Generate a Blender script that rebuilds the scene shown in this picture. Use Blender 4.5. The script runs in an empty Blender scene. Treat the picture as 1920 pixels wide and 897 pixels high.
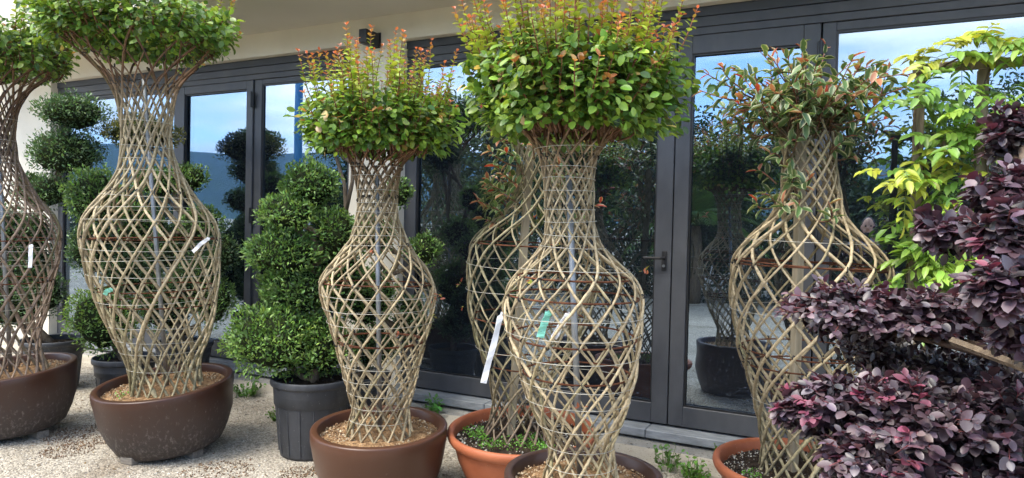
import bpy, math, random
import numpy as np
from mathutils import Matrix, Vector

rng = np.random.default_rng(7)
random.seed(7)
sc = bpy.context.scene
COL = sc.collection

# ------------------------------------------------------------------ camera
RV = np.array([0.89371, 0.44807, 0.02268])
UV = np.array([-0.02966, 0.00856, 0.99952])
FV = np.array([-0.44766, 0.89396, -0.02094])
CAM = np.array([0.0, 0.0, 1.55])
RH = np.array([math.cos(math.radians(26.6)), math.sin(math.radians(26.6)), 0.0])   # level right
FH = np.array([-math.sin(math.radians(26.6)), math.cos(math.radians(26.6)), 0.0])  # level forward
cd = bpy.data.cameras.new('camera')
cam = bpy.data.objects.new('camera', cd)
COL.objects.link(cam)
m = Matrix.Identity(4)
for i in range(3):
    m[i][0], m[i][1], m[i][2], m[i][3] = RV[i], UV[i], -FV[i], CAM[i]
cam.matrix_world = m
cd.sensor_width = 36.0
cd.lens = 24.375
cd.clip_start = 0.02
cd.clip_end = 12000
sc.camera = cam

# ------------------------------------------------------------------ sky and sun
SUN_AZ, SUN_EL = math.radians(208), math.radians(56)     # azimuth clockwise from +Y
w = bpy.data.worlds.new('World')
sc.world = w
w.use_nodes = True
nt = w.node_tree
nt.nodes.clear()
N = nt.nodes.new
sky = N('ShaderNodeTexSky'); sky.sky_type = 'NISHITA'; sky.sun_disc = False
sky.sun_elevation = SUN_EL; sky.sun_rotation = SUN_AZ
sky.air_density = 1.0; sky.dust_density = 0.15; sky.ozone_density = 3.0
tc = N('ShaderNodeTexCoord')
sep = N('ShaderNodeSeparateXYZ'); nt.links.new(tc.outputs['Generated'], sep.inputs[0])
mx = N('ShaderNodeMath'); mx.operation = 'MAXIMUM'; mx.inputs[1].default_value = 0.0
nt.links.new(sep.outputs['Z'], mx.inputs[0])
ad = N('ShaderNodeMath'); ad.operation = 'ADD'; ad.inputs[1].default_value = 0.16
nt.links.new(mx.outputs[0], ad.inputs[0])
dv = N('ShaderNodeVectorMath'); dv.operation = 'DIVIDE'
cb = N('ShaderNodeCombineXYZ')
for k in range(3):
    nt.links.new(ad.outputs[0], cb.inputs[k])
nt.links.new(tc.outputs['Generated'], dv.inputs[0]); nt.links.new(cb.outputs[0], dv.inputs[1])
no = N('ShaderNodeTexNoise'); no.noise_dimensions = '4D'; no.inputs['W'].default_value = 9.5; no.inputs['Scale'].default_value = 0.75
no.inputs['Detail'].default_value = 9; no.inputs['Roughness'].default_value = 0.56
no.inputs['Distortion'].default_value = 0.35
nt.links.new(dv.outputs[0], no.inputs['Vector'])
cr = N('ShaderNodeValToRGB')
cr.color_ramp.elements[0].position = 0.44; cr.color_ramp.elements[0].color = (0, 0, 0, 1)
cr.color_ramp.elements[1].position = 0.57; cr.color_ramp.elements[1].color = (1, 1, 1, 1)
nt.links.new(no.outputs['Fac'], cr.inputs[0])
no2 = N('ShaderNodeTexNoise'); no2.inputs['Scale'].default_value = 1.7; no2.inputs['Detail'].default_value = 6
nt.links.new(dv.outputs[0], no2.inputs['Vector'])
cc = N('ShaderNodeValToRGB')
cc.color_ramp.elements[0].position = 0.35; cc.color_ramp.elements[0].color = (5.8, 6.0, 6.3, 1)
cc.color_ramp.elements[1].position = 0.65; cc.color_ramp.elements[1].color = (10.4, 10.2, 9.9, 1)
nt.links.new(no2.outputs['Fac'], cc.inputs[0])
mixc = N('ShaderNodeMix'); mixc.data_type = 'RGBA'
nt.links.new(cr.outputs[0], mixc.inputs[0])
nt.links.new(sky.outputs[0], mixc.inputs[6]); nt.links.new(cc.outputs[0], mixc.inputs[7])
bg = N('ShaderNodeBackground'); bg.inputs['Strength'].default_value = 0.15
nt.links.new(mixc.outputs[2], bg.inputs[0])
wo = N('ShaderNodeOutputWorld'); nt.links.new(bg.outputs[0], wo.inputs[0])

sd = bpy.data.lights.new('sun', 'SUN')
sd.energy = 1.5; sd.angle = math.radians(26); sd.color = (1.0, 0.92, 0.80)
sun = bpy.data.objects.new('sun', sd); COL.objects.link(sun)
sdir = Vector((math.sin(SUN_AZ) * math.cos(SUN_EL), math.cos(SUN_AZ) * math.cos(SUN_EL), math.sin(SUN_EL)))
sun.rotation_euler = sdir.to_track_quat('Z', 'Y').to_euler()
sun.location = sdir * 30
sc.view_settings.view_transform = 'Standard'
sc.view_settings.look = 'None'
sc.view_settings.exposure = 1.85
sc.view_settings.gamma = 1.0
sc.view_settings.use_curve_mapping = False
sc.render.engine = 'CYCLES'
sc.cycles.max_bounces = 8
sc.cycles.transparent_max_bounces = 8
sc.cycles.caustics_reflective = False
sc.cycles.caustics_refractive = False

# ------------------------------------------------------------------ helpers
def mat(name):
    mm = bpy.data.materials.new(name); mm.use_nodes = True
    mm.node_tree.nodes.clear()
    return mm, mm.node_tree

def nd(t, kind, **kw):
    n = t.nodes.new(kind)
    for k, v in kw.items():
        if k in n.inputs.keys():
            n.inputs[k].default_value = v
        else:
            setattr(n, k, v)
    return n

def surf(name, c1, c2, scale=8, rough=0.6, bump=0.2, bscale=40, detail=6, spec=0.4, lo=0.35, hi=0.65, metallic=0.0,
         stretch=(1, 1, 1), speck=None, bdist=0.01, coat=0.0):
    """two-tone noise surface with fine bump; speck=(scale, threshold, colour)"""
    mm, t = mat(name)
    L = t.links.new
    co = nd(t, 'ShaderNodeTexCoord')
    mp = nd(t, 'ShaderNodeMapping', Scale=stretch)
    L(co.outputs['Object'], mp.inputs[0])
    n1 = nd(t, 'ShaderNodeTexNoise', Scale=scale, Detail=detail, Roughness=0.6)
    L(mp.outputs[0], n1.inputs['Vector'])
    r = nd(t, 'ShaderNodeValToRGB')
    r.color_ramp.elements[0].position = lo; r.color_ramp.elements[0].color = (*c1, 1)
    r.color_ramp.elements[1].position = hi; r.color_ramp.elements[1].color = (*c2, 1)
    L(n1.outputs['Fac'], r.inputs[0])
    colour = r.outputs[0]
    if speck:
        n3 = nd(t, 'ShaderNodeTexNoise', Scale=speck[0], Detail=2)
        L(co.outputs['Object'], n3.inputs['Vector'])
        r3 = nd(t, 'ShaderNodeValToRGB')
        r3.color_ramp.elements[0].position = speck[1]; r3.color_ramp.elements[1].position = speck[1] + 0.03
        L(n3.outputs['Fac'], r3.inputs[0])
        mxx = nd(t, 'ShaderNodeMix', data_type='RGBA')
        L(r3.outputs[0], mxx.inputs[0]); L(colour, mxx.inputs[6]); mxx.inputs[7].default_value = (*speck[2], 1)
        colour = mxx.outputs[2]
    p = nd(t, 'ShaderNodeBsdfPrincipled', Roughness=rough, Metallic=metallic)
    p.inputs['Specular IOR Level'].default_value = spec
    p.inputs['Coat Weight'].default_value = coat
    L(colour, p.inputs['Base Color'])
    n2 = nd(t, 'ShaderNodeTexNoise', Scale=bscale, Detail=4)
    L(mp.outputs[0], n2.inputs['Vector'])
    b = nd(t, 'ShaderNodeBump', Strength=bump, Distance=bdist)
    L(n2.outputs['Fac'], b.inputs['Height']); L(b.outputs[0], p.inputs['Normal'])
    rr = nd(t, 'ShaderNodeMapRange'); rr.inputs[3].default_value = max(0.02, rough - 0.08); rr.inputs[4].default_value = min(1, rough + 0.1)
    L(n1.outputs['Fac'], rr.inputs[0]); L(rr.outputs[0], p.inputs['Roughness'])
    o = nd(t, 'ShaderNodeOutputMaterial'); L(p.outputs[0], o.inputs[0])
    return mm

def leaf_mat(name, source, trans=0.28, rough=0.38, spec=0.5, edge=None, back=None):
    """leaf: colour from the mesh ('tint') or from the object, translucent; edge = margin colour"""
    mm, t = mat(name); L = t.links.new
    if source == 'mesh':
        a = nd(t, 'ShaderNodeAttribute', attribute_name='tint'); c = a.outputs['Color']
    else:
        a = nd(t, 'ShaderNodeObjectInfo'); c = a.outputs['Color']
    if edge:
        u = nd(t, 'ShaderNodeAttribute', attribute_name='across')
        cox = nd(t, 'ShaderNodeTexCoord')
        nn = nd(t, 'ShaderNodeTexNoise', Scale=60.0, Detail=2); L(cox.outputs['Object'], nn.inputs['Vector'])
        am = nd(t, 'ShaderNodeMath', operation='ADD'); L(u.outputs['Fac'], am.inputs[0])
        sb = nd(t, 'ShaderNodeMath', operation='MULTIPLY_ADD'); sb.inputs[1].default_value = 0.9; sb.inputs[2].default_value = -0.45
        L(nn.outputs['Fac'], sb.inputs[0]); L(sb.outputs[0], am.inputs[1])
        r = nd(t, 'ShaderNodeValToRGB')
        r.color_ramp.elements[0].position = 0.66; r.color_ramp.elements[1].position = 0.78
        L(am.outputs[0], r.inputs[0])
        q = nd(t, 'ShaderNodeMix', data_type='RGBA'); L(r.outputs[0], q.inputs[0]); L(c, q.inputs[6]); q.inputs[7].default_value = (*edge, 1)
        c = q.outputs[2]
    p = nd(t, 'ShaderNodeBsdfPrincipled', Roughness=rough)
    p.inputs['Specular IOR Level'].default_value = spec
    L(c, p.inputs['Base Color'])
    g = nd(t, 'ShaderNodeMix', data_type='RGBA', blend_type='MULTIPLY'); g.inputs[0].default_value = 1.0
    L(c, g.inputs[6]); g.inputs[7].default_value = (*(back or (1.5, 1.35, 0.7)), 1)
    tr = nd(t, 'ShaderNodeBsdfTranslucent'); L(g.outputs[2], tr.inputs[0])
    ms = nd(t, 'ShaderNodeMixShader'); ms.inputs[0].default_value = trans
    L(p.outputs[0], ms.inputs[1]); L(tr.outputs[0], ms.inputs[2])
    o = nd(t, 'ShaderNodeOutputMaterial'); L(ms.outputs[0], o.inputs[0])
    return mm

def bark_mat(name, rough=0.7, bump=0.5):
    mm, t = mat(name); L = t.links.new
    a = nd(t, 'ShaderNodeAttribute', attribute_name='tint')
    co = nd(t, 'ShaderNodeTexCoord')
    n1 = nd(t, 'ShaderNodeTexNoise', Scale=55.0, Detail=5, Roughness=0.65); L(co.outputs['Object'], n1.inputs['Vector'])
    r = nd(t, 'ShaderNodeMapRange'); r.inputs[1].default_value = 0.3; r.inputs[2].default_value = 0.7; r.inputs[3].default_value = 0.50; r.inputs[4].default_value = 1.30
    L(n1.outputs['Fac'], r.inputs[0])
    q = nd(t, 'ShaderNodeVectorMath', operation='SCALE'); L(a.outputs['Color'], q.inputs[0]); L(r.outputs[0], q.inputs['Scale'])
    p = nd(t, 'ShaderNodeBsdfPrincipled', Roughness=rough); p.inputs['Specular IOR Level'].default_value = 0.3
    L(q.outputs[0], p.inputs['Base Color'])
    b = nd(t, 'ShaderNodeBump', Strength=bump, Distance=0.004); L(n1.outputs['Fac'], b.inputs['Height']); L(b.outputs[0], p.inputs['Normal'])
    o = nd(t, 'ShaderNodeOutputMaterial'); L(p.outputs[0], o.inputs[0])
    return mm

def mesh_data(name, v, f, ma, cols=None, across=None, smooth=False):
    me = bpy.data.meshes.new(name)
    v = np.asarray(v, dtype=np.float64)
    me.from_pydata(v if len(v) else [], [], f)
    if cols is not None:
        at = me.attributes.new('tint', 'FLOAT_COLOR', 'POINT')
        c4 = np.ones((len(v), 4), np.float32); c4[:, :3] = cols
        at.data.foreach_set('color', c4.ravel())
    if across is not None:
        at = me.attributes.new('across', 'FLOAT', 'POINT')
        at.data.foreach_set('value', np.asarray(across, np.float32))
    if ma is not None:
        me.materials.append(ma)
    if smooth:
        me.polygons.foreach_set('use_smooth', np.ones(len(me.polygons), bool))
    me.update()
    return me

def origin_of(parent):
    p = np.zeros(3)
    while parent is not None:
        p = p + np.array(parent.location); parent = parent.parent
    return p

def obj(name, v, f, ma, parent=None, cols=None, across=None, smooth=False, kind=None):
    v = np.asarray(v, float)
    if parent is not None:
        v = v - origin_of(parent)
    o = bpy.data.objects.new(name, mesh_data(name, v, f, ma, cols, across, smooth))
    COL.objects.link(o)
    o.parent = parent
    if kind:
        o['kind'] = kind
    return o

def thing(name, label, cat, loc=(0, 0, 0), group=None):
    o = bpy.data.objects.new(name, None); COL.objects.link(o)
    o.location = loc; o.empty_display_size = 0.1
    o['label'] = label; o['category'] = cat
    if group:
        o['group'] = group
    return o

def tag(o, label, cat, group=None):
    o['label'] = label; o['category'] = cat
    if group:
        o['group'] = group
    return o

class MB:
    def __init__(s):
        s.v = []; s.f = []; s.n = 0; s.c = []
    def add(s, v, f, c=None):
        v = np.asarray(v, float)
        s.v.append(v); s.f += [tuple(int(i) + s.n for i in q) for q in f]
        if c is not None:
            c = np.asarray(c, float)
            s.c.append(np.broadcast_to(c, (len(v), 3)))
        s.n += len(v)
    def box(s, x0, x1, y0, y1, z0, z1, c=None, bev=0.0):
        if bev <= 0:
            v = [(x, y, z) for x in (x0, x1) for y in (y0, y1) for z in (z0, z1)]
            f = [(0, 1, 3, 2), (4, 6, 7, 5), (0, 4, 5, 1), (2, 3, 7, 6), (0, 2, 6, 4), (1, 5, 7, 3)]
        else:
            b = min(bev, (x1 - x0) * .45, (y1 - y0) * .45, (z1 - z0) * .45)
            v = []; idx = {}
            for sx in (0, 1):
                for sy in (0, 1):
                    for sz in (0, 1):
                        X = (x0, x1)[sx]; Y = (y0, y1)[sy]; Z = (z0, z1)[sz]
                        ix = X + (b if sx == 0 else -b); iy = Y + (b if sy == 0 else -b); iz = Z + (b if sz == 0 else -b)
                        for a, p in (('x', (X, iy, iz)), ('y', (ix, Y, iz)), ('z', (ix, iy, Z))):
                            idx[(sx, sy, sz, a)] = len(v); v.append(p)
            f = []
            I = lambda *k: idx[k]
            for q in (0, 1):
                fx = [I(q, 0, 0, 'x'), I(q, 1, 0, 'x'), I(q, 1, 1, 'x'), I(q, 0, 1, 'x')]
                fy = [I(0, q, 0, 'y'), I(1, q, 0, 'y'), I(1, q, 1, 'y'), I(0, q, 1, 'y')]
                fz = [I(0, 0, q, 'z'), I(1, 0, q, 'z'), I(1, 1, q, 'z'), I(0, 1, q, 'z')]
                f += [fx if q else fx[::-1], fy[::-1] if q else fy, fz if q else fz[::-1]]
            for a in (0, 1):
                for c2 in (0, 1):
                    f.append([I(a, c2, 0, 'x'), I(a, c2, 1, 'x'), I(a, c2, 1, 'y'), I(a, c2, 0, 'y')])
                    f.append([I(a, 0, c2, 'x'), I(a, 1, c2, 'x'), I(a, 1, c2, 'z'), I(a, 0, c2, 'z')])
                    f.append([I(0, a, c2, 'y'), I(1, a, c2, 'y'), I(1, a, c2, 'z'), I(0, a, c2, 'z')])
            for a in (0, 1):
                for b2 in (0, 1):
                    for c2 in (0, 1):
                        f.append([I(a, b2, c2, 'x'), I(a, b2, c2, 'y'), I(a, b2, c2, 'z')])
        s.add(v, f, c)
    def tube(s, pts, rad, c=None, sides=6, cap=True):
        v, f = tube(pts, rad, sides, cap)
        if c is not None:
            c = np.asarray(c, float)
            if c.ndim == 2:
                c = np.repeat(c, sides, 0)
                if cap:
                    c = np.vstack([c, c[:1], c[-1:]])
        s.add(v, f, c)
    def build(s, name, ma, parent=None, smooth=False, kind=None):
        return obj(name, np.vstack(s.v), s.f, ma, parent, np.vstack(s.c) if s.c else None, None, smooth, kind)

def tube(pts, rad, sides=6, cap=True):
    P = np.asarray(pts, float); n = len(P)
    rad = np.broadcast_to(np.asarray(rad, float), (n,))
    T = np.gradient(P, axis=0); T /= np.linalg.norm(T, axis=1)[:, None] + 1e-12
    a = np.array([0, 0, 1.0]) if abs(T[0][2]) < 0.9 else np.array([1.0, 0, 0])
    u = np.cross(T[0], a); u /= np.linalg.norm(u)
    Us = np.zeros((n, 3))
    for i in range(n):
        u = u - T[i] * (u @ T[i]); u /= np.linalg.norm(u) + 1e-12
        Us[i] = u
    W = np.cross(T, Us)
    th = np.arange(sides) * 2 * math.pi / sides
    V = P[:, None, :] + rad[:, None, None] * (np.cos(th)[None, :, None] * Us[:, None, :] + np.sin(th)[None, :, None] * W[:, None, :])
    V = V.reshape(-1, 3)
    F = []
    for i in range(n - 1):
        for k in range(sides):
            k2 = (k + 1) % sides
            F.append((i * sides + k, i * sides + k2, (i + 1) * sides + k2, (i + 1) * sides + k))
    if cap:
        V = np.vstack([V, P[:1], P[-1:]])
        for k in range(sides):
            k2 = (k + 1) % sides
            F.append((n * sides, k2, k)); F.append((n * sides + 1, (n - 1) * sides + k, (n - 1) * sides + k2))
    return V, F

def lathe(prof, segs=64, closed=False):
    """prof: list of (r, z) outside-bottom to inside; returns verts, faces"""
    th = np.arange(segs) * 2 * math.pi / segs
    V = []
    for r, z in prof:
        V.append(np.stack([r * np.cos(th), r * np.sin(th), np.full(segs, z)], 1))
    V = np.vstack(V); F = []
    for i in range(len(prof) - 1):
        for k in range(segs):
            k2 = (k + 1) % segs
            F.append((i * segs + k, i * segs + k2, (i + 1) * segs + k2, (i + 1) * segs + k))
    return V, F

def tilt_matrix(nx, ny):
    n = Vector((nx, ny, 1)).normalized()
    return np.array(Vector((0, 0, 1)).rotation_difference(n).to_matrix())

def unit(a):
    return a / (np.linalg.norm(a, axis=-1, keepdims=True) + 1e-12)

# ---- leaves: template verts (length along x, width along y, normal z)
def leaf_template(kind):
    if kind == 'oval':        # broad elliptic, folded along the midrib
        st = [(0.0, 0.0), (0.28, 0.40), (0.66, 0.42), (1.0, 0.0)]
        fold, curl = 0.22, 0.14
    elif kind == 'lance':     # narrow elliptic
        st = [(0.0, 0.0), (0.30, 0.42), (0.68, 0.40), (1.0, 0.0)]
        fold, curl = 0.28, 0.22
    elif kind == 'round':     # broad, rounded leaf
        st = [(0.0, 0.0), (0.10, 0.20), (0.32, 0.43), (0.62, 0.46), (0.87, 0.27), (1.0, 0.0)]
        fold, curl = 0.20, 0.16
    elif kind == 'rhomb':
        v = np.array([(0, 0, 0), (0.5, 0.5, 0.12), (1, 0, -0.05), (0.5, -0.5, 0.12)], float)
        return v, np.array([(0, 2, 1), (0, 3, 2)]), np.array([0, 1, 0, 1.0])
    v = [(0, 0, 0)]; ac = [0.1]
    for x, hw in st[1:-1]:
        z = -curl * x * x
        v += [(x, hw, z + fold * hw), (x, 0, z), (x, -hw, z + fold * hw)]; ac += [1, 0, 1]
    v += [(1, 0, -curl)]; ac += [0.6]
    f = [(0, 2, 1), (0, 3, 2)]
    for i in range(len(st) - 3):
        a = 1 + 3 * i
        f += [(a, a + 1, a + 4), (a, a + 4, a + 3), (a + 1, a + 2, a + 5), (a + 1, a + 5, a + 4)]
    a = 1 + 3 * (len(st) - 3); e = len(v) - 1
    f += [(a, a + 1, e), (a + 1, a + 2, e)]
    return np.array(v, float), np.array(f), np.array(ac, float)

def leaf_frames(d, n):
    d = unit(d); n = n - d * np.sum(d * n, -1, keepdims=True); n = unit(n)
    s = np.cross(n, d)
    return np.stack([d, s, n], -1)       # columns

class Leaves:
    """gathers leaves (position, direction, normal, length, width, colour)"""
    def __init__(s):
        s.p = []; s.d = []; s.n = []; s.l = []; s.w = []; s.c = []
    def add(s, p, d, n, l, w, c):
        p = np.atleast_2d(p); k = len(p)
        s.p.append(p); s.d.append(np.broadcast_to(d, (k, 3))); s.n.append(np.broadcast_to(n, (k, 3)))
        s.l.append(np.broadcast_to(l, (k,))); s.w.append(np.broadcast_to(w, (k,))); s.c.append(np.broadcast_to(c, (k, 3)))
    def arrays(s):
        return [np.concatenate(q) for q in (s.p, s.d, s.n, s.l, s.w, s.c)]
    def build(s, parent, kind, mesh_mat, obj_mat=None, singles=0, name='crown', leafname='leaf', ratio=None):
        P, D, Nn, Ln, Wd, Cc = s.arrays()
        M = leaf_frames(D, Nn)
        tv, tf, ta = leaf_template(kind)
        pick = np.zeros(len(P), bool)
        if singles:
            dist = np.linalg.norm(P - CAM, axis=1) - 2.2 * Ln
            pick[np.argsort(dist)[:singles]] = True
        r = ~pick
        sc3 = np.stack([Ln, Wd, np.maximum(Ln, Wd)], 1)
        V = P[r][:, None, :] + np.einsum('nij,nkj->nki', M[r], tv[None] * sc3[r][:, None, :])
        k = len(tv)
        F = (tf[None] + (np.arange(r.sum()) * k)[:, None, None]).reshape(-1, 3)
        o = obj(name, V.reshape(-1, 3), F, mesh_mat, parent, np.repeat(Cc[r], k, 0), np.tile(ta, int(r.sum())), True, kind='stuff')
        if singles:
            key = (kind, obj_mat.name)
            if key not in LEAFMESH:
                LEAFMESH[key] = mesh_data('leaf', tv, tf, obj_mat, None, ta, True)
            org = origin_of(o)
            for i in np.nonzero(pick)[0]:
                q = bpy.data.objects.new(leafname, LEAFMESH[key])
                mw = Matrix.Identity(4)
                for a in range(3):
                    for b in range(3):
                        mw[a][b] = M[i][a][b] * sc3[i][b]
                    mw[a][3] = P[i][a] - org[a]
                q.matrix_basis = mw
                q.color = (*Cc[i], 1)
                q.parent = o
                COL.objects.link(q)
        return o
LEAFMESH = {}

def jit(c, n, s=0.18):
    """colour c jittered n times"""
    c = np.asarray(c, float)
    return np.clip(c * (1 + rng.normal(0, s, (n, 1))) * (1 + rng.normal(0, s * .35, (n, 3))), 0.004, 0.9)

def rand_dir(n):
    return unit(rng.normal(size=(n, 3)))

def smooth_noise(n, amp, k=6):
    x = np.linspace(0, 1, n); s = np.zeros(n)
    for i in range(1, k):
        s += rng.normal() * np.sin(2 * math.pi * (i * x * 0.8 + rng.random())) / i
    return s * amp

# ------------------------------------------------------------------ materials
M = {}
M['plaster'] = surf('plaster', (0.66, 0.61, 0.51), (0.74, 0.69, 0.585), 1.6, 0.85, 0.25, 120, spec=0.2, bdist=0.004)
M['soffit'] = surf('soffit_paint', (0.60, 0.56, 0.48), (0.67, 0.63, 0.55), 0.9, 0.85, 0.15, 90, spec=0.2, bdist=0.004)
M['alu'] = surf('anthracite_aluminium', (0.046, 0.049, 0.057), (0.074, 0.077, 0.085), 4.0, 0.46, 0.05, 300, spec=0.45, stretch=(1, 1, 0.5))
M['shutter'] = surf('shutter_slat_grey', (0.040, 0.042, 0.048), (0.054, 0.057, 0.064), 2.0, 0.5, 0.05, 200, spec=0.4)
M['black_metal'] = surf('black_metal', (0.010, 0.010, 0.011), (0.018, 0.018, 0.020), 20, 0.4, 0.05, 200, spec=0.5)
M['steel'] = surf('galvanised_steel', (0.22, 0.235, 0.25), (0.33, 0.345, 0.36), 14, 0.42, 0.1, 80, metallic=0.7)
M['rust'] = surf('rusty_iron', (0.075, 0.028, 0.016), (0.16, 0.062, 0.030), 40, 0.8, 0.4, 150, spec=0.2)
M['wire'] = surf('tie_wire', (0.42, 0.40, 0.34), (0.55, 0.53, 0.46), 30, 0.5, 0.05, 100, metallic=0.3)
M['tie'] = surf('black_tie', (0.010, 0.010, 0.011), (0.022, 0.020, 0.020), 30, 0.6, 0.1, 100)
M['tag_white'] = surf('white_plastic', (0.72, 0.74, 0.78), (0.82, 0.83, 0.85), 12, 0.45, 0.05, 60)
M['tag_green'] = surf('mint_plastic', (0.18, 0.52, 0.40), (0.24, 0.60, 0.47), 12, 0.45, 0.05, 60)
M['ink_blue'] = surf('blue_ink', (0.02, 0.05, 0.35), (0.03, 0.07, 0.42), 12, 0.6, 0.02, 60)
M['sill'] = surf('grey_sill_stone', (0.17, 0.185, 0.20), (0.29, 0.31, 0.33), 9, 0.6, 0.3, 60, stretch=(1, 3, 3), detail=10)
M['concrete'] = surf('worn_concrete', (0.38, 0.34, 0.27), (0.55, 0.50, 0.41), 2.4, 0.9, 0.5, 70, detail=10, spec=0.2, speck=(85, 0.66, (0.12, 0.10, 0.08)))
M['concrete_dark'] = surf('rough_concrete', (0.22, 0.215, 0.20), (0.36, 0.345, 0.31), 5, 0.95, 0.8, 60, detail=10, spec=0.2, speck=(60, 0.64, (0.10, 0.09, 0.07)))
M['terracotta'] = surf('terracotta_plastic', (0.33, 0.095, 0.040), (0.42, 0.135, 0.062), 5, 0.52, 0.08, 90, spec=0.35, speck=(130, 0.72, (0.46, 0.30, 0.22)))
M['nursery'] = surf('black_nursery_plastic', (0.030, 0.032, 0.037), (0.066, 0.069, 0.077), 6, 0.55, 0.2, 60, stretch=(1, 1, 0.35), spec=0.4, detail=9, speck=(70, 0.69, (0.13, 0.13, 0.13)))
M['soil'] = surf('bark_compost', (0.15, 0.085, 0.042), (0.42, 0.265, 0.14), 26, 0.95, 1.0, 90, detail=10, spec=0.1, bdist=0.02)
M['soil_dark'] = surf('dark_compost', (0.022, 0.016, 0.012), (0.070, 0.050, 0.036), 30, 0.95, 1.0, 90, detail=10, spec=0.1, bdist=0.02)
M['wood'] = surf('weathered_wood', (0.17, 0.135, 0.095), (0.29, 0.24, 0.175), 7, 0.8, 0.5, 40, stretch=(6, 6, 0.6), detail=8, spec=0.2)
M['stake_wood'] = surf('stake_wood', (0.26, 0.22, 0.15), (0.38, 0.33, 0.24), 8, 0.8, 0.4, 40, stretch=(6, 6, 0.5), detail=8, spec=0.2)
M['block'] = surf('wood_block', (0.16, 0.14, 0.12), (0.27, 0.24, 0.20), 14, 0.9, 0.5, 50, stretch=(1, 6, 6))
M['room'] = surf('dark_room', (0.030, 0.032, 0.036), (0.050, 0.052, 0.056), 1.0, 0.9, 0.02, 10)
M['bark'] = bark_mat('bark')
M['bark_dark'] = surf('trunk_bark', (0.12, 0.085, 0.055), (0.25, 0.19, 0.13), 20, 0.9, 0.8, 60, stretch=(2, 2, 0.5), detail=8)
M['leaf'] = leaf_mat('leaf_mesh', 'mesh')
M['leaf1'] = leaf_mat('leaf_single', 'obj')
M['vleaf'] = leaf_mat('variegated_leaf_mesh', 'mesh', edge=(0.40, 0.42, 0.24), rough=0.32)
M['vleaf1'] = leaf_mat('variegated_leaf_single', 'obj', edge=(0.40, 0.42, 0.24), rough=0.32)
M['pleaf'] = leaf_mat('purple_leaf_mesh', 'mesh', trans=0.14, rough=0.45, spec=0.9, back=(2.0, 0.7, 0.8))
M['pleaf1'] = leaf_mat('purple_leaf_single', 'obj', trans=0.14, rough=0.45, spec=0.9, back=(2.0, 0.7, 0.8))
M['box'] = leaf_mat('box_leaf', 'mesh', trans=0.22, rough=0.42)
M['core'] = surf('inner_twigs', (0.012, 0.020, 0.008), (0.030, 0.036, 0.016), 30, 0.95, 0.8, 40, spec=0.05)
M['far_leaf'] = leaf_mat('far_leaf', 'mesh', trans=0.2, rough=0.6)

# brown glazed pots: brown glaze above, chalky lime bloom towards the foot
def glaze(name, cut, top, low):
    mm, t = mat(name); L = t.links.new
    co = nd(t, 'ShaderNodeTexCoord')
    se = nd(t, 'ShaderNodeSeparateXYZ'); L(co.outputs['Object'], se.inputs[0])
    n1 = nd(t, 'ShaderNodeTexNoise', Scale=3.0, Detail=5); L(co.outputs['Object'], n1.inputs['Vector'])
    mp = nd(t, 'ShaderNodeMapping', Scale=(26, 26, 5)); L(co.outputs['Object'], mp.inputs[0])
    n2 = nd(t, 'ShaderNodeTexNoise', Scale=1.0, Detail=8, Roughness=0.7); L(mp.outputs[0], n2.inputs['Vector'])
    a = nd(t, 'ShaderNodeMath', operation='MULTIPLY_ADD'); a.inputs[1].default_value = 0.16; L(n1.outputs['Fac'], a.inputs[0]); L(se.outputs['Z'], a.inputs[2])
    b = nd(t, 'ShaderNodeMath', operation='MULTIPLY_ADD'); b.inputs[1].default_value = 0.20; L(n2.outputs['Fac'], b.inputs[0]); L(a.outputs[0], b.inputs[2])
    mr = nd(t, 'ShaderNodeMapRange'); mr.inputs[1].default_value = cut; mr.inputs[2].default_value = cut + 0.30; L(b.outputs[0], mr.inputs[0])
    r = nd(t, 'ShaderNodeValToRGB')
    r.color_ramp.elements[0].position = 0.0; r.color_ramp.elements[0].color = (*low, 1)
    r.color_ramp.elements[1].position = 1.0; r.color_ramp.elements[1].color = (*top, 1)
    L(mr.outputs[0], r.inputs[0])
    mp3 = nd(t, 'ShaderNodeMapping', Scale=(48, 48, 26)); L(co.outputs['Object'], mp3.inputs[0])
    n3 = nd(t, 'ShaderNodeTexNoise', Scale=1.0, Detail=7, Roughness=0.75); L(mp3.outputs[0], n3.inputs['Vector'])
    lo_ = nd(t, 'ShaderNodeMath', operation='MULTIPLY_ADD'); lo_.inputs[1].default_value = -0.13; L(mr.outputs[0], lo_.inputs[0]); L(n3.outputs['Fac'], lo_.inputs[2])
    r3 = nd(t, 'ShaderNodeValToRGB'); r3.color_ramp.elements[0].position = 0.50; r3.color_ramp.elements[1].position = 0.70
    L(lo_.outputs[0], r3.inputs[0])
    q = nd(t, 'ShaderNodeMix', data_type='RGBA'); L(r3.outputs[0], q.inputs[0]); L(r.outputs[0], q.inputs[6]); q.inputs[7].default_value = (0.22, 0.19, 0.17, 1)
    p = nd(t, 'ShaderNodeBsdfPrincipled'); p.inputs['Specular IOR Level'].default_value = 0.4; L(q.outputs[2], p.inputs['Base Color'])
    rr = nd(t, 'ShaderNodeMapRange'); rr.inputs[3].default_value = 0.70; rr.inputs[4].default_value = 0.36; L(mr.outputs[0], rr.inputs[0]); L(rr.outputs[0], p.inputs['Roughness'])
    bm = nd(t, 'ShaderNodeBump', Strength=0.12, Distance=0.004); L(n3.outputs['Fac'], bm.inputs['Height']); L(bm.outputs[0], p.inputs['Normal'])
    o = nd(t, 'ShaderNodeOutputMaterial'); L(p.outputs[0], o.inputs[0])
    return mm
M['glaze_a'] = glaze('brown_glaze_worn', 0.30, (0.050, 0.020, 0.011), (0.055, 0.043, 0.038))
M['glaze_b'] = glaze('brown_glaze', -0.05, (0.078, 0.033, 0.018), (0.07, 0.05, 0.04))
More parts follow.
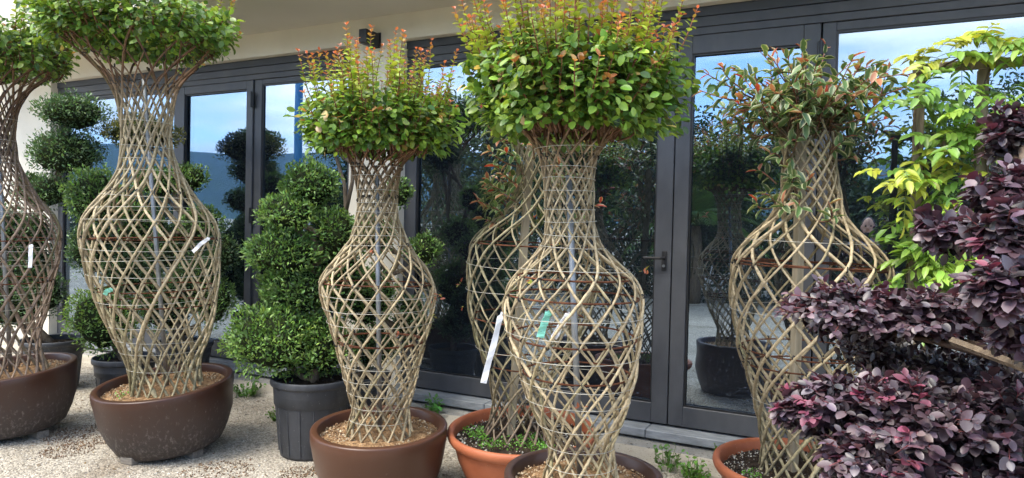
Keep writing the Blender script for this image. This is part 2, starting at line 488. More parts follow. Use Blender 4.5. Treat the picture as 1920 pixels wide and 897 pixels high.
M['glaze_c'] = glaze('dark_brown_glaze', 0.10, (0.050, 0.027, 0.020), (0.06, 0.048, 0.042))

# coated glazing: strong bluish mirror, dark room faintly behind
mm, t = mat('coated_glass'); L = t.links.new
gl = nd(t, 'ShaderNodeBsdfGlossy', Roughness=0.0); gl.inputs['Color'].default_value = (0.64, 0.81, 1.0, 1)
tp = nd(t, 'ShaderNodeBsdfTransparent'); tp.inputs['Color'].default_value = (0.30, 0.34, 0.38, 1)
lw = nd(t, 'ShaderNodeLayerWeight', Blend=0.35)
mr = nd(t, 'ShaderNodeMapRange'); mr.inputs[3].default_value = 0.31; mr.inputs[4].default_value = 0.88
L(lw.outputs['Fresnel'], mr.inputs[0])
ms = nd(t, 'ShaderNodeMixShader'); L(mr.outputs[0], ms.inputs[0]); L(tp.outputs[0], ms.inputs[1]); L(gl.outputs[0], ms.inputs[2])
df = nd(t, 'ShaderNodeBsdfDiffuse'); df.inputs['Color'].default_value = (0.30, 0.37, 0.50, 1)
co = nd(t, 'ShaderNodeTexCoord'); se = nd(t, 'ShaderNodeSeparateXYZ'); L(co.outputs['Object'], se.inputs[0])
wv = nd(t, 'ShaderNodeTexNoise', Scale=1.1, Detail=1); L(co.outputs['Object'], wv.inputs['Vector'])
wb = nd(t, 'ShaderNodeBump', Strength=0.04, Distance=0.03); L(wv.outputs['Fac'], wb.inputs['Height']); L(wb.outputs[0], gl.inputs['Normal'])
n1 = nd(t, 'ShaderNodeTexNoise', Scale=70.0, Detail=4); L(co.outputs['Object'], n1.inputs['Vector'])
r1 = nd(t, 'ShaderNodeMapRange'); r1.inputs[1].default_value = 0.60; r1.inputs[2].default_value = 0.74; r1.inputs[3].default_value = 0.012; r1.inputs[4].default_value = 0.30
L(n1.outputs['Fac'], r1.inputs[0])
zz = nd(t, 'ShaderNodeMapRange'); zz.inputs[1].default_value = 0.9; zz.inputs[2].default_value = 0.33; zz.inputs[3].default_value = 0.10; zz.inputs[4].default_value = 1.0
L(se.outputs['Z'], zz.inputs[0])
mu = nd(t, 'ShaderNodeMath', operation='MULTIPLY'); L(r1.outputs[0], mu.inputs[0]); L(zz.outputs[0], mu.inputs[1])
fb = nd(t, 'ShaderNodeMath', operation='ADD'); fb.inputs[1].default_value = 0.014; L(mu.outputs[0], fb.inputs[0])  # even bluish veil mixed in, imitating scattered light on the glass
m2 = nd(t, 'ShaderNodeMixShader'); L(fb.outputs[0], m2.inputs[0]); L(ms.outputs[0], m2.inputs[1]); L(df.outputs[0], m2.inputs[2])
o = nd(t, 'ShaderNodeOutputMaterial'); L(m2.outputs[0], o.inputs[0])
M['glass'] = mm

# gravel ground
mm, t = mat('gravel_ground'); L = t.links.new
co = nd(t, 'ShaderNodeTexCoord')
v1 = nd(t, 'ShaderNodeTexVoronoi', Scale=85.0); L(co.outputs['Object'], v1.inputs['Vector'])
n1 = nd(t, 'ShaderNodeTexNoise', Scale=1.3, Detail=8, Roughness=0.65); L(co.outputs['Object'], n1.inputs['Vector'])
r = nd(t, 'ShaderNodeValToRGB')
r.color_ramp.elements[0].position = 0.3; r.color_ramp.elements[0].color = (0.34, 0.30, 0.24, 1)
r.color_ramp.elements[1].position = 0.68; r.color_ramp.elements[1].color = (0.52, 0.475, 0.40, 1)
L(n1.outputs['Fac'], r.inputs[0])
hs = nd(t, 'ShaderNodeSeparateColor'); L(v1.outputs['Color'], hs.inputs[0])
mr = nd(t, 'ShaderNodeMapRange'); mr.inputs[3].default_value = 0.50; mr.inputs[4].default_value = 1.30; L(hs.outputs[0], mr.inputs[0])
np_ = nd(t, 'ShaderNodeTexNoise', Scale=0.9, Detail=6, Roughness=0.7); mp_ = nd(t, 'ShaderNodeMapping', Location=(3.3, 7.7, 0)); L(co.outputs['Object'], mp_.inputs[0]); L(mp_.outputs[0], np_.inputs['Vector'])
rp_ = nd(t, 'ShaderNodeValToRGB'); rp_.color_ramp.elements[0].position = 0.54; rp_.color_ramp.elements[0].color = (0, 0, 0, 1); rp_.color_ramp.elements[1].position = 0.66; rp_.color_ramp.elements[1].color = (0.7, 0.7, 0.7, 1)
L(np_.outputs['Fac'], rp_.inputs[0])
dm = nd(t, 'ShaderNodeMix', data_type='RGBA'); L(rp_.outputs[0], dm.inputs[0]); L(r.outputs[0], dm.inputs[6]); dm.inputs[7].default_value = (0.21, 0.165, 0.115, 1)
q = nd(t, 'ShaderNodeVectorMath', operation='SCALE'); L(dm.outputs[2], q.inputs[0]); L(mr.outputs[0], q.inputs['Scale'])
p = nd(t, 'ShaderNodeBsdfPrincipled', Roughness=0.9); L(q.outputs[0], p.inputs['Base Color']); p.inputs['Specular IOR Level'].default_value = 0.2
b = nd(t, 'ShaderNodeBump', Strength=0.9, Distance=0.008, invert=True); L(v1.outputs['Distance'], b.inputs['Height']); L(b.outputs[0], p.inputs['Normal'])
o = nd(t, 'ShaderNodeOutputMaterial'); L(p.outputs[0], o.inputs[0])
M['gravel'] = mm

# ------------------------------------------------------------------ ground
g = obj('ground', [(-1700, -1700, 0), (1700, -1700, 0), (1700, 1700, 0), (-1700, 1700, 0)], [(0, 1, 2, 3)], M['gravel'])
g['kind'] = 'structure'
# concrete apron in front of the glazing, falling away gently to the gravel with a worn edge
xs = np.linspace(-11, 5, 120)
edge = 4.40 + np.array([0.03 * math.sin(x * 2.1) + 0.02 * math.sin(x * 5.3 + 1) for x in xs])
V = []; F = []
for i, x in enumerate(xs):
    V += [(x, edge[i] - 0.012, -0.03), (x, edge[i], 0.026), (x, edge[i] + 0.03, 0.034), (x, 4.585, 0.062)]
for i in range(len(xs) - 1):
    for k in range(3):
        F.append((i * 4 + k, (i + 1) * 4 + k, (i + 1) * 4 + k + 1, i * 4 + k + 1))
ap = obj('pavement', V, F, M['concrete'], smooth=False); ap['kind'] = 'structure'
V = []; F = []
for i, x in enumerate(xs):
    e2 = 4.585 + 0.02 * math.sin(x * 3.7)
    V += [(x, e2 - 0.012, 0.055), (x, e2, 0.068), (x, 4.66, 0.078), (x, 5.2, 0.085)]
for i in range(len(xs) - 1):
    for k in range(3):
        F.append((i * 4 + k, (i + 1) * 4 + k, (i + 1) * 4 + k + 1, i * 4 + k + 1))
ap2 = obj('threshold_strip', V, F, M['concrete_dark'], smooth=False); ap2['kind'] = 'structure'

# ------------------------------------------------------------------ building
WY, GY = 4.73, 4.85          # wall face, glazing plane
LINT, SOF, SILL = 3.06, 3.27, 0.165
bld = thing('shop_building', 'cream plastered building front with dark grey glazed doors under an overhang', 'building', (-3.7, 4.85, 0))
def part(name, boxes, ma, parent=bld, bev=0.0):
    b = MB()
    for q in boxes:
        b.box(*q, bev=bev)
    return b.build(name, ma, parent)
XR = 5.5
part('wall', [(-14, -8.30, WY, 5.05, 0, LINT), (-14, XR, WY, 5.05, LINT, 6.2)], M['plaster'])
part('pillar', [(-3.96, -3.43, WY, 5.05, 0.09, LINT - 0.001)], M['plaster'])
part('end_wall', [(XR, XR + 0.3, WY, 9.0, 0, 6.2)], M['plaster'])
part('overhang', [(-9.4, XR, 3.78, WY - 0.002, SOF, 3.52)], M['soffit'], bev=0.008)
part('interior', [(-14, XR, 8.9, 9.0, 0, 3.3), (-14, XR, 5.05, 8.9, 0.10, 0.15), (-14, XR, 5.06, 8.9, 3.3, 3.4), (-14.2, -14, 5.05, 9, 0, 3.4)], M['room'])
part('roof', [(-14.2, XR + 0.3, WY + 0.01, 9.2, 6.2, 6.4)], M['soffit'])
# grey sill stones, each its own piece
x = -8.3; k = 0
cuts = [-8.29, -6.9, -5.42, -3.965]
cuts2 = [-3.425, -2.55, -1.28, 0.05, 1.4, 2.7, 4.0, 5.4]
for cs in (cuts, cuts2):
    for a, b in zip(cs[:-1], cs[1:]):
        mb = MB(); mb.box(a + 0.002, b - 0.002, 4.675 + rng.uniform(-.002, .002), 4.92, 0.10, SILL - 0.004 + rng.uniform(-.002, .002), bev=0.006)
        mb.build('sill_stone', M['sill'], bld)
# roller shutter boxes: a fascia with two pressed grooves
for a, b in ((-8.298, -3.962), (-3.428, XR - 0.002)):
    sb = part('shutter_box', [(a, b, 4.800, 5.04, 2.995, LINT - 0.002)], M['shutter'])
    for z0, z1, y in ((2.925, 2.992, 4.808), (2.872, 2.922, 4.812)):
        q = MB(); q.box(a, b, y, 4.98, z0, z1, bev=0.003); q.build('fascia_strip', M['alu'], sb)

def pane(x0, x1, z0, z1, parent):
    q = MB(); q.box(x0, x1, GY - 0.004, GY + 0.010, z0, z1); return q.build('pane', M['glass'], parent)

def window(x0, x1, gx0, gx1, gz0, gz1, ztop=2.869):
    fr = MB(); y0, y1 = 4.822, 4.90
    fr.box(x0, gx0, y0, y1, SILL, ztop, bev=0.003); fr.box(gx1, x1, y0, y1, SILL, ztop, bev=0.003)
    fr.box(gx0, gx1, y0 + 0.001, y1, gz1, ztop, bev=0.003)
    fr.box(gx0, gx1, y0 + 0.001, y1, SILL, gz0, bev=0.003)
    w_ = fr.build('window', M['alu'], bld)
    bd = MB(); e = 0.014
    for q in ((gx0, gx0 + e, gz0 + e, gz1 - e), (gx1 - e, gx1, gz0 + e, gz1 - e), (gx0, gx1, gz0, gz0 + e), (gx0, gx1, gz1 - e, gz1)):
        bd.box(q[0], q[1], 4.832, 4.844, q[2], q[3])
    bd.build('glazing_bead', M['black_metal'], w_)
    pane(gx0, gx1, gz0, gz1, w_)
    return w_

def door(x0, x1, st, gz0, gz1, ztop, hinges=None, handle=None):
    fr = MB(); y0, y1 = 4.806, 4.886
    fr.box(x0, x0 + st, y0, y1, SILL + 0.012, ztop, bev=0.004); fr.box(x1 - st, x1, y0, y1, SILL + 0.012, ztop, bev=0.004)
    fr.box(x0 + st, x1 - st, y0 + 0.0015, y1, gz1, ztop, bev=0.003)
    d = fr.build('door', M['alu'], bld)
    q = MB(); q.box(x0 + st, x1 - st, y0 + 0.0015, y1, SILL + 0.012, gz0, bev=0.003); q.build('bottom_rail', M['alu'], d)
    bd = MB(); e = 0.012
    a, b = x0 + st, x1 - st
    for r_ in ((a, a + e, gz0 + e, gz1 - e), (b - e, b, gz0 + e, gz1 - e), (a, b, gz0, gz0 + e), (a, b, gz1 - e, gz1)):
        bd.box(r_[0], r_[1], 4.822, 4.836, r_[2], r_[3])
    bd.build('glazing_bead', M['black_metal'], d)
    pane(a, b, gz0, gz1, d)
    if hinges is not None:
        for z in (2.68, 1.58, 0.5):
            h = MB(); h.box(hinges - 0.022, hinges + 0.022, 4.785, 4.803, z - 0.07, z + 0.07, bev=0.004)
            h.tube([(hinges, 4.783, z - 0.075), (hinges, 4.783, z + 0.075)], 0.011, sides=10)
            h.build('hinge', M['black_metal'], d)
    if handle is not None:
        h = MB(); z = 1.335
        h.box(handle - 0.017, handle + 0.017, 4.793, 4.8055, z - 0.085, z + 0.055, bev=0.005)
        h.tube([(handle, 4.80, z + 0.005), (handle, 4.752, z + 0.005), (handle - 0.012, 4.742, z + 0.005), (handle - 0.13, 4.742, z + 0.005)], 0.0095, sides=8)
        h.build('handle', M['tie'], d)
        kh = MB(); kh.tube([(handle, 4.7935, z - 0.05), (handle, 4.783, z - 0.05)], 0.010, sides=12)
        kh.build('lock_cylinder', M['steel'], d)
    return d
# left opening
window(-8.298, -6.245, -8.21, -6.325, 0.33, 2.845)
door(-6.240, -5.200, 0.085, 0.33, 2.79, 2.868, hinges=-5.196)
window(-5.192, -3.962, -5.10, -4.05, 0.33, 2.825)
# right opening
door(-3.428, -1.166, 0.115, 0.315, 2.845, 2.868, handle=-1.213)
door(-1.158, -0.255, 0.100, 0.315, 2.745, 2.868, hinges=-0.25)
window(-0.246, 2.70, -0.166, 2.62, 0.30, 2.815)
window(2.704, XR - 0.002, 2.79, 5.4, 0.30, 2.815)

# black box wall lamp on the pillar
lamp = thing('wall_lamp', 'small black box lamp fixed high on the cream pillar', 'lamp', (-3.69, 4.73, 3.1))
q = MB(); q.box(-3.725, -3.648, 4.54, 4.715, 3.015, 3.125, bev=0.004); q.build('housing', M['black_metal'], lamp)
q = MB(); q.box(-3.72, -3.663, 4.55, 4.70, 3.010, 3.0145); q.build('diffuser', M['shutter'], lamp)
q = MB(); q.box(-3.745, -3.638, 4.716, 4.729, 3.005, 3.135, bev=0.003); q.build('back_plate', M['black_metal'], lamp)

# ------------------------------------------------------------------ pots
def granules(cx, cy, z, R, n, ma_cols, parent, name='granules', tilt=None, s0=0.003, s1=0.008):
    """loose bark chips and perlite lying on the soil"""
    a = rng.random(n) * 2 * math.pi; r = R * np.sqrt(rng.random(n))
    P = np.stack([r * np.cos(a), r * np.sin(a), np.zeros(n)], 1)
    tv = np.array([(1, 0, 0), (-1, 0, 0), (0, 1, 0), (0, -1, 0), (0, 0, .8), (0, 0, -.8)], float)
    tf = np.array([(0, 2, 4), (2, 1, 4), (1, 3, 4), (3, 0, 4), (2, 0, 5), (1, 2, 5), (3, 1, 5), (0, 3, 5)])
    s = rng.uniform(s0, s1, n)
    Q = leaf_frames(rand_dir(n), rand_dir(n))
    asp = rng.uniform(0.5, 1.4, (n, 1, 3))
    V = P[:, None] + np.einsum('nij,nkj->nki', Q, tv[None] * s[:, None, None] * asp)
    V = V.reshape(-1, 3)
    if tilt is not None:
        V = V @ tilt.T
    V = V + np.array([cx, cy, z])
    cols = np.array(ma_cols)[rng.integers(0, len(ma_cols), n)] * rng.uniform(0.7, 1.2, (n, 1))
    F = (tf[None] + (np.arange(n) * 6)[:, None, None]).reshape(-1, 3)
    return obj(name, V, F, M['bark'], parent, np.repeat(cols, 6, 0), None, False, 'stuff')

def mound(cx, cy, z, R, ma, parent, tilt=None, hump=0.02):
    rings = 12; segs = 40
    V = [(0, 0, hump)]; F = []
    for i in range(1, rings + 1):
        r = R * i / rings
        for k in range(segs):
            a = 2 * math.pi * k / segs
            zz = hump * (1 - (i / rings) ** 2) + 0.006 * math.sin(9 * r / R + 3 * a) + rng.uniform(-.005, .005)
            V.append((r * math.cos(a), r * math.sin(a), zz))
    for k in range(segs):
        F.append((0, 1 + k, 1 + (k + 1) % segs))
    for i in range(rings - 1):
        for k in range(segs):
            a = 1 + i * segs + k; b = 1 + i * segs + (k + 1) % segs
            F.append((a, a + segs, b + segs, b))
    V = np.array(V)
    if tilt is not None:
        V = V @ tilt.T
    return obj('soil', V + np.array([cx, cy, z]), F, ma, parent, smooth=True)

TAN = [(0.34, 0.22, 0.12), (0.24, 0.14, 0.07), (0.44, 0.33, 0.20), (0.55, 0.46, 0.32), (0.16, 0.09, 0.05)]
DARK = [(0.03, 0.02, 0.015), (0.06, 0.04, 0.03), (0.10, 0.07, 0.05), (0.55, 0.53, 0.47), (0.40, 0.36, 0.28)]

def brown_pot(root, cx, cy, R, zr, zb, ma, nrm, base=0.74, wall=0.042):
    T = tilt_matrix(*nrm)
    H = zr - zb
    prof = [(0.02, zb - zr), (base * R * .93, zb - zr), (base * R, zb - zr + .012), (R * (base + .10), -H * .78), (R * (base + .19), -H * .52), (R * .985, -H * .22),
            (R * 1.0, -.055), (R * 1.0, -.010), (R - .004, -.002), (R - .010, 0), (R - wall + .006, 0), (R - wall, -.006), (R - wall - .004, -.06), (R - wall - .02, -.12)]
    V, F = lathe(prof, 72)
    o = obj('pot', V @ T.T + np.array([cx, cy, zr]), F, ma, root, smooth=True)
    mound(cx, cy, zr - 0.058, R - wall + 0.002, M['soil'], root, T, 0.022)
    g_ = granules(cx, cy, zr - 0.047, (R - wall) * .97, 1500, TAN, root, tilt=T)
    return o, T

def terracotta_pot(root, cx, cy, R, zr, nrm):
    T = tilt_matrix(*nrm)
    H = zr
    prof = [(0.02, -H), (.62 * R, -H), (.66 * R, -H + .015), (.76 * R, -H * .7), (.86 * R, -H * .42), (.91 * R, -.075), (.915 * R, -.062), (.965 * R, -.058), (.985 * R, -.045),
            (R, -.025), (.99 * R, -.006), (.965 * R, 0), (.93 * R, -.004), (.905 * R, -.02), (.89 * R, -.06), (.87 * R, -.13)]
    V, F = lathe(prof, 72)
    o = obj('pot', V @ T.T + np.array([cx, cy, zr]), F, M['terracotta'], root, smooth=True)
    mound(cx, cy, zr - 0.062, R * .885, M['soil_dark'], root, T, 0.02)
    granules(cx, cy, zr - 0.050, R * .86, 1800, DARK, root, tilt=T)
    return o, T

def nursery_pot(root, cx, cy, R, zr, ribs=True):
    prof = [(0.02, .006), (.74 * R, .006), (.75 * R, .02), (.86 * R, zr * .66), (.865 * R, zr * .665), (.905 * R, zr * .675), (.93 * R, zr - .055), (.94 * R, zr - .046),
            (.985 * R, zr - .043), (R, zr - .035), (R, zr - .010), (.985 * R, zr), (.955 * R, zr), (.935 * R, zr - .012), (.92 * R, zr - .10)]
    V, F = lathe(prof, 64)
    o = obj('pot', V + np.array([cx, cy, 0]), F, M['nursery'], root, smooth=True)
    for a in np.arange(0, 2 * math.pi, math.pi / 8):
        mb = MB(); r0, r1 = .757 * R, .852 * R
        p0 = np.array([math.cos(a), math.sin(a), 0]);
        mb.tube([np.array([cx, cy, .03]) + p0 * r0, np.array([cx, cy, zr * .64]) + p0 * r1], 0.006, sides=6)
        mb.build('rib', M['nursery'], o)
    mound(cx, cy, zr - 0.05, R * .925, M['soil_dark'], root, None, 0.015)
    return o

# ------------------------------------------------------------------ lattice vase plants
PALE = np.array([0.43, 0.345, 0.215]); OLIVE = np.array([0.35, 0.305, 0.185]); BROWN = np.array([0.125, 0.066, 0.036]); GREYB = np.array([0.20, 0.145, 0.105])

def interp(prof, z):
    zs = [p[0] for p in prof]
    return np.interp(z, zs, [p[1] for p in prof]), np.interp(z, zs, [p[2] for p in prof])

def smooth_prof(prof):
    z = np.linspace(prof[0][0], prof[-1][0], 260)
    r, o_ = interp(prof, z)
    k = np.hanning(15); k /= k.sum()
    rp = np.convolve(np.pad(r, 7, 'reflect', reflect_type='odd'), k, 'valid'); op = np.convolve(np.pad(o_, 7, 'reflect', reflect_type='odd'), k, 'valid')
    return z, rp, op

def lattice(root, pos, prof, n, A, rad, top_ext, cbase, cmid, ctop, ztop_brown, hoops, wires, stake, rim_rows=(), phase=0.0, kink=0.008):
    """n stems winding each way up the vase outline; prof rows are (z, radius, sideways offset)"""
    c0 = np.array([pos[0], pos[1], 0.0])
    pf = [(prof[0][0] - 0.05, prof[0][1] * 1.10, prof[0][2])] + list(prof)
    zl = prof[-1]
    pf += [(zl[0] + top_ext[0], zl[1] + top_ext[1], zl[2])]
    z, r, of = smooth_prof(pf)
    dphi = A / np.sqrt(np.maximum(r, 0.06)) if n > 17 else 0.82 * A * np.maximum(r, 0.06) ** -0.67   # tighter wind where the vase is slim
    phi = np.concatenate([[0], np.cumsum(0.5 * (dphi[1:] + dphi[:-1]) * np.diff(z))])
    zm = np.linspace(z[0], z[-1], 74)
    rm, om, pm = np.interp(zm, z, r), np.interp(zm, z, of), np.interp(zm, z, phi)
    for sgn in (1, -1):
        for i in range(n):
            p0 = 2 * math.pi * (i + (0.0 if sgn > 0 else 0.5)) / n + phase + rng.normal(0, 0.008)
            ends = rng.uniform(0.90, 1.0)
            kmax = int(74 * ends)
            ph = p0 + sgn * pm + smooth_noise(74, kink) + rng.normal(0, .0035, 74)
            rr = rm + sgn * rad * 0.75 + smooth_noise(74, 0.002)
            P = np.stack([rr * np.cos(ph), rr * np.sin(ph), zm], 1) + c0 + om[:, None] * RH
            tt = np.linspace(0, 1, 74)
            th = rad * rng.uniform(0.72, 1.22) * (1.10 - 0.32 * tt) * (1 + smooth_noise(74, 0.05, 12))
            for q_ in rng.integers(2, 72, 9):
                th[q_] *= rng.uniform(1.12, 1.38)
            f1 = np.clip((zm - ztop_brown) / 0.28, 0, 1)[:, None]; f0 = np.clip((zm - prof[0][0]) / 0.45, 0, 1)[:, None]
            col = (cbase * (1 - f0) + cmid * f0) * (1 - f1) + ctop * f1
            col = col * rng.uniform(0.70, 1.18) * (1 + smooth_noise(74, 0.09, 10)[:, None]) * (1 + rng.normal(0, .07, (74, 1)))
            moss = np.clip(smooth_noise(74, .5), 0, .55)[:, None] * rng.random()
            col = col * (1 - moss) + np.array([0.21, 0.20, 0.085]) * moss
            mb = MB(); mb.tube(P[:kmax], th[:kmax], np.clip(col[:kmax], 0.01, 1), sides=6)
            mb.build('stem', M['bark'], root, smooth=True)
    def snap(zz):
        th_ = np.interp(zz, z, phi); m_ = max(0, round(th_ * n / math.pi - .5))
        return float(np.interp(math.pi * (m_ + .5) / n, phi, z))
    hoops = [snap(h_) for h_ in hoops]; rim_rows = [snap(h_) for h_ in rim_rows]
    def ring(zz, dr, rt, ma, name, wob):
        r0, o0 = np.interp(zz, z, r), np.interp(zz, z, of)
        a = np.linspace(0, 2 * math.pi, 49)
        w1, w2 = rng.normal(0, wob), rng.normal(0, wob)
        tx, ty = rng.normal(0, 0.018, 2)
        rr = r0 + dr + w1 * np.sin(2 * a) + w2 * np.cos(3 * a)
        P = np.stack([rr * np.cos(a), rr * np.sin(a), zz + rr * (tx * np.cos(a) + ty * np.sin(a)) + 0.25 * w1 * np.cos(2 * a)], 1) + c0 + o0 * RH
        mb = MB(); mb.tube(P, rt, sides=5, cap=False); mb.build(name, ma, root, smooth=True)
    for zz in hoops:
        ring(zz, -0.014, 0.0042, M['rust'], 'iron_hoop', 0.002)
    for zz in wires:
        ring(zz, 0.011, 0.0013, M['wire'], 'wire_ring', 0.0015)
    # black ties where stems cross, on the hoop rows
    mb = MB()
    for zz in list(hoops) + list(rim_rows):
        r0, o0, p_ = np.interp(zz, z, r), np.interp(zz, z, of), np.interp(zz, z, phi)
        for i in range(n):
            a = 2 * math.pi * i / n + phase + p_
            c = np.array([r0 * math.cos(a), r0 * math.sin(a), zz + rng.normal(0, .006)]) + c0 + o0 * RH
            t_ = np.array([-math.sin(a), math.cos(a), 0]); n_ = np.array([math.cos(a), math.sin(a), 0])
            k_ = np.linspace(0, 2 * math.pi, 9)
            rr = rad * 1.45
            P = c + rr * (np.cos(k_)[:, None] * n_ + np.sin(k_)[:, None] * np.array([0, 0, 1.0])) + t_ * (np.sin(k_ * .5)[:, None] * .008 - .004)
            mb.tube(P, 0.0034, sides=4, cap=False)
    mb.build('tie', M['tie'], root, kind='stuff')
    # the stake inside
    zz = np.array([prof[0][0] - 0.05, zl[0] - (0.18 if stake == 'steel' else 0.05)])
    o_ = np.interp(zz, z, of)
    a = c0 + RH * o_[0] + np.array([0, 0, zz[0]]); b = c0 + RH * o_[1] + np.array([0, 0, zz[1]])
    if stake == 'steel':
        mb = MB(); mb.tube([a, (a + b) / 2, b], 0.014, sides=10); mb.build('stake', M['steel'], root, smooth=True)
    else:
        s_ = 0.019
        mb = MB()
        rr = s_ * 1.414
        mb.tube([a + RH * -0.03, (a + b) / 2 + RH * -0.03, b + RH * -0.03], rr, sides=4); mb.build('stake', M['stake_wood'], root)
    return z, r, of

# crape-myrtle crown: dense skirt of round leaves with upright red-tipped shoots
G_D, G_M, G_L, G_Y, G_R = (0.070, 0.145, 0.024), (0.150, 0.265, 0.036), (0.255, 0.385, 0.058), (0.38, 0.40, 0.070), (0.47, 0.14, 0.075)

def myrtle_crown(root, c, rad, z0, zd, ztop, nshoot, nfill, singles, base_r, leaf=0.050, red=1.0, tallfrac=0.35, dark=0.0, squash=1.0, bulge=()):
    """c: centre (x, y); rad: radius; z0 bottom, zd top of the dense skirt, ztop tips"""
    Lv = Leaves(); tw = MB()
    c = np.array([c[0], c[1], 0.0])
    for i in range(nshoot):
        a = rng.random() * 2 * math.pi
        tall = rng.random() < tallfrac
        rho = rad * math.sqrt(rng.random()) * rng.uniform(0.9, 1.05) * (1.12 if tall else 1.0)
        b0 = base_r * rng.uniform(0.75, 1.05)
        st = c + np.array([b0 * math.cos(a), b0 * math.sin(a), z0 - 0.05 + 0.08 * rng.random()])
        if tall:
            h = rng.uniform(0.05, 1.0) * (ztop - zd) + zd - (rho / rad) ** 2 * 0.07
        else:
            h = z0 + (zd - z0) * rng.uniform(0.45, 1.05) * (1.05 - 0.45 * (rho / rad) ** 2)
        en = c + np.array([rho * math.cos(a) * 1.02, rho * math.sin(a) * 1.02, h])
        mid = (st + en) / 2 + np.array([(rho - b0) * .28 * math.cos(a), (rho - b0) * .28 * math.sin(a), -0.04 * (rho / rad)])
        tt = np.linspace(0, 1, 12)[:, None]
        P = (1 - tt) ** 2 * st + 2 * tt * (1 - tt) * mid + tt ** 2 * en + np.stack([smooth_noise(12, .005) for _ in range(3)], 1)
        L_ = np.sum(np.linalg.norm(np.diff(P, axis=0), axis=1))
        cc_ = np.linspace(0, 1, 12)[:, None]
        tcol = np.array([0.14, 0.075, 0.04]) * (1 - cc_) + np.array([0.30, 0.10, 0.06]) * cc_
        tw.tube(P, np.linspace(0.0055, 0.0016, 12), tcol, sides=4, cap=False)
        npair = max(4, int(L_ * 0.85 / 0.023))
        T_ = np.gradient(P, axis=0)
        roll = rng.random() * 6.28
        for k in range(npair):
            t_ = 0.22 + 0.78 * (k + 0.5) / npair
            p = np.array([np.interp(t_, np.linspace(0, 1, 12), P[:, j]) for j in range(3)])
            tg = unit(np.array([np.interp(t_, np.linspace(0, 1, 12), T_[:, j]) for j in range(3)]))
            side = unit(np.cross(tg, [math.cos(roll), math.sin(roll), 0.3])); roll += 1.57 + rng.normal(0, .3)
            tip = (t_ - 0.88) / 0.12 if tall else (t_ - 0.92) / 0.08
            sz = leaf * rng.uniform(.8, 1.12) * (1 - 0.50 * max(0, min(1, (t_ - .62) / .38)) * (1 if tall else .5))
            for s_ in (1, -1):
                d = unit(side * s_ * 0.85 + tg * (0.35 + 0.5 * max(0, tip)) + rng.normal(0, .18, 3) + np.array([0, 0, -0.12 if t_ < .6 else 0.1]))
                nn = unit(tg * 0.8 + np.array([0, 0, 0.7]) + rng.normal(0, .25, 3))
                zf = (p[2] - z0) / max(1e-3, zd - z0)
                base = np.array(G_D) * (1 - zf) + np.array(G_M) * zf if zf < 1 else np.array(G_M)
                if rng.random() < .42:
                    base = np.array(G_L)
                if t_ > .6 and tall:
                    base = base * .55 + np.array(G_Y) * .45 * rng.uniform(.8, 1.2)
                if tip > 0 and rng.random() < red:
                    q = min(1, 0.25 + tip * .9)
                    base = base * (1 - q) + np.array(G_R) * q
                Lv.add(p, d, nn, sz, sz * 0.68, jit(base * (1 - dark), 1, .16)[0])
    # filler leaves through the skirt, thickest on its outside
    n = nfill
    a = rng.random(n) * 2 * math.pi; rho = rad * np.sqrt(0.25 + 0.75 * rng.random(n)) * rng.uniform(.82, 1.04, n)
    u = rng.random(n)
    lobes = 1 + .10 * np.sin(3 * a + 1.3) + .07 * np.sin(7 * a + .4)
    rho = rho * lobes
    top = z0 + (zd - z0) * (1.02 - 0.42 * (rho / rad) ** 2)
    bot = z0 + 0.05 * (1 - (rho / rad)) - 0.025
    zz = bot + (top - bot) * u
    rho = rho * (.88 + .20 * u)
    P = np.stack([rho * np.cos(a), rho * np.sin(a), zz], 1) + c
    out = np.stack([np.cos(a), np.sin(a), np.zeros(n)], 1)
    d = unit(out * 0.8 + rng.normal(0, .5, (n, 3)) + np.array([0, 0, -0.35]) * (1 - u[:, None]))
    nn = unit(out * 0.8 + np.array([0, 0, 0.6]) + rng.normal(0, .35, (n, 3)))
    mixv = rng.random(n)
    cols = np.where(mixv[:, None] < .38, jit(G_M, n), np.where(mixv[:, None] < .66, jit(G_L, n), jit(G_D, n)))
    cols = np.where(rng.random(n)[:, None] < .016, jit((0.55, 0.40, 0.16), n), cols)
    sz = leaf * rng.uniform(.75, 1.15, n)
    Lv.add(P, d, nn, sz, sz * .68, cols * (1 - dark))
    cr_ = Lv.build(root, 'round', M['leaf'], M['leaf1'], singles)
    tw.build('shoots', M['bark'], root, smooth=True, kind='stuff')
    return cr_

PH_G, PH_D, PH_R, PH_P = (0.105, 0.180, 0.060), (0.050, 0.100, 0.035), (0.40, 0.055, 0.035), (0.38, 0.16, 0.09)

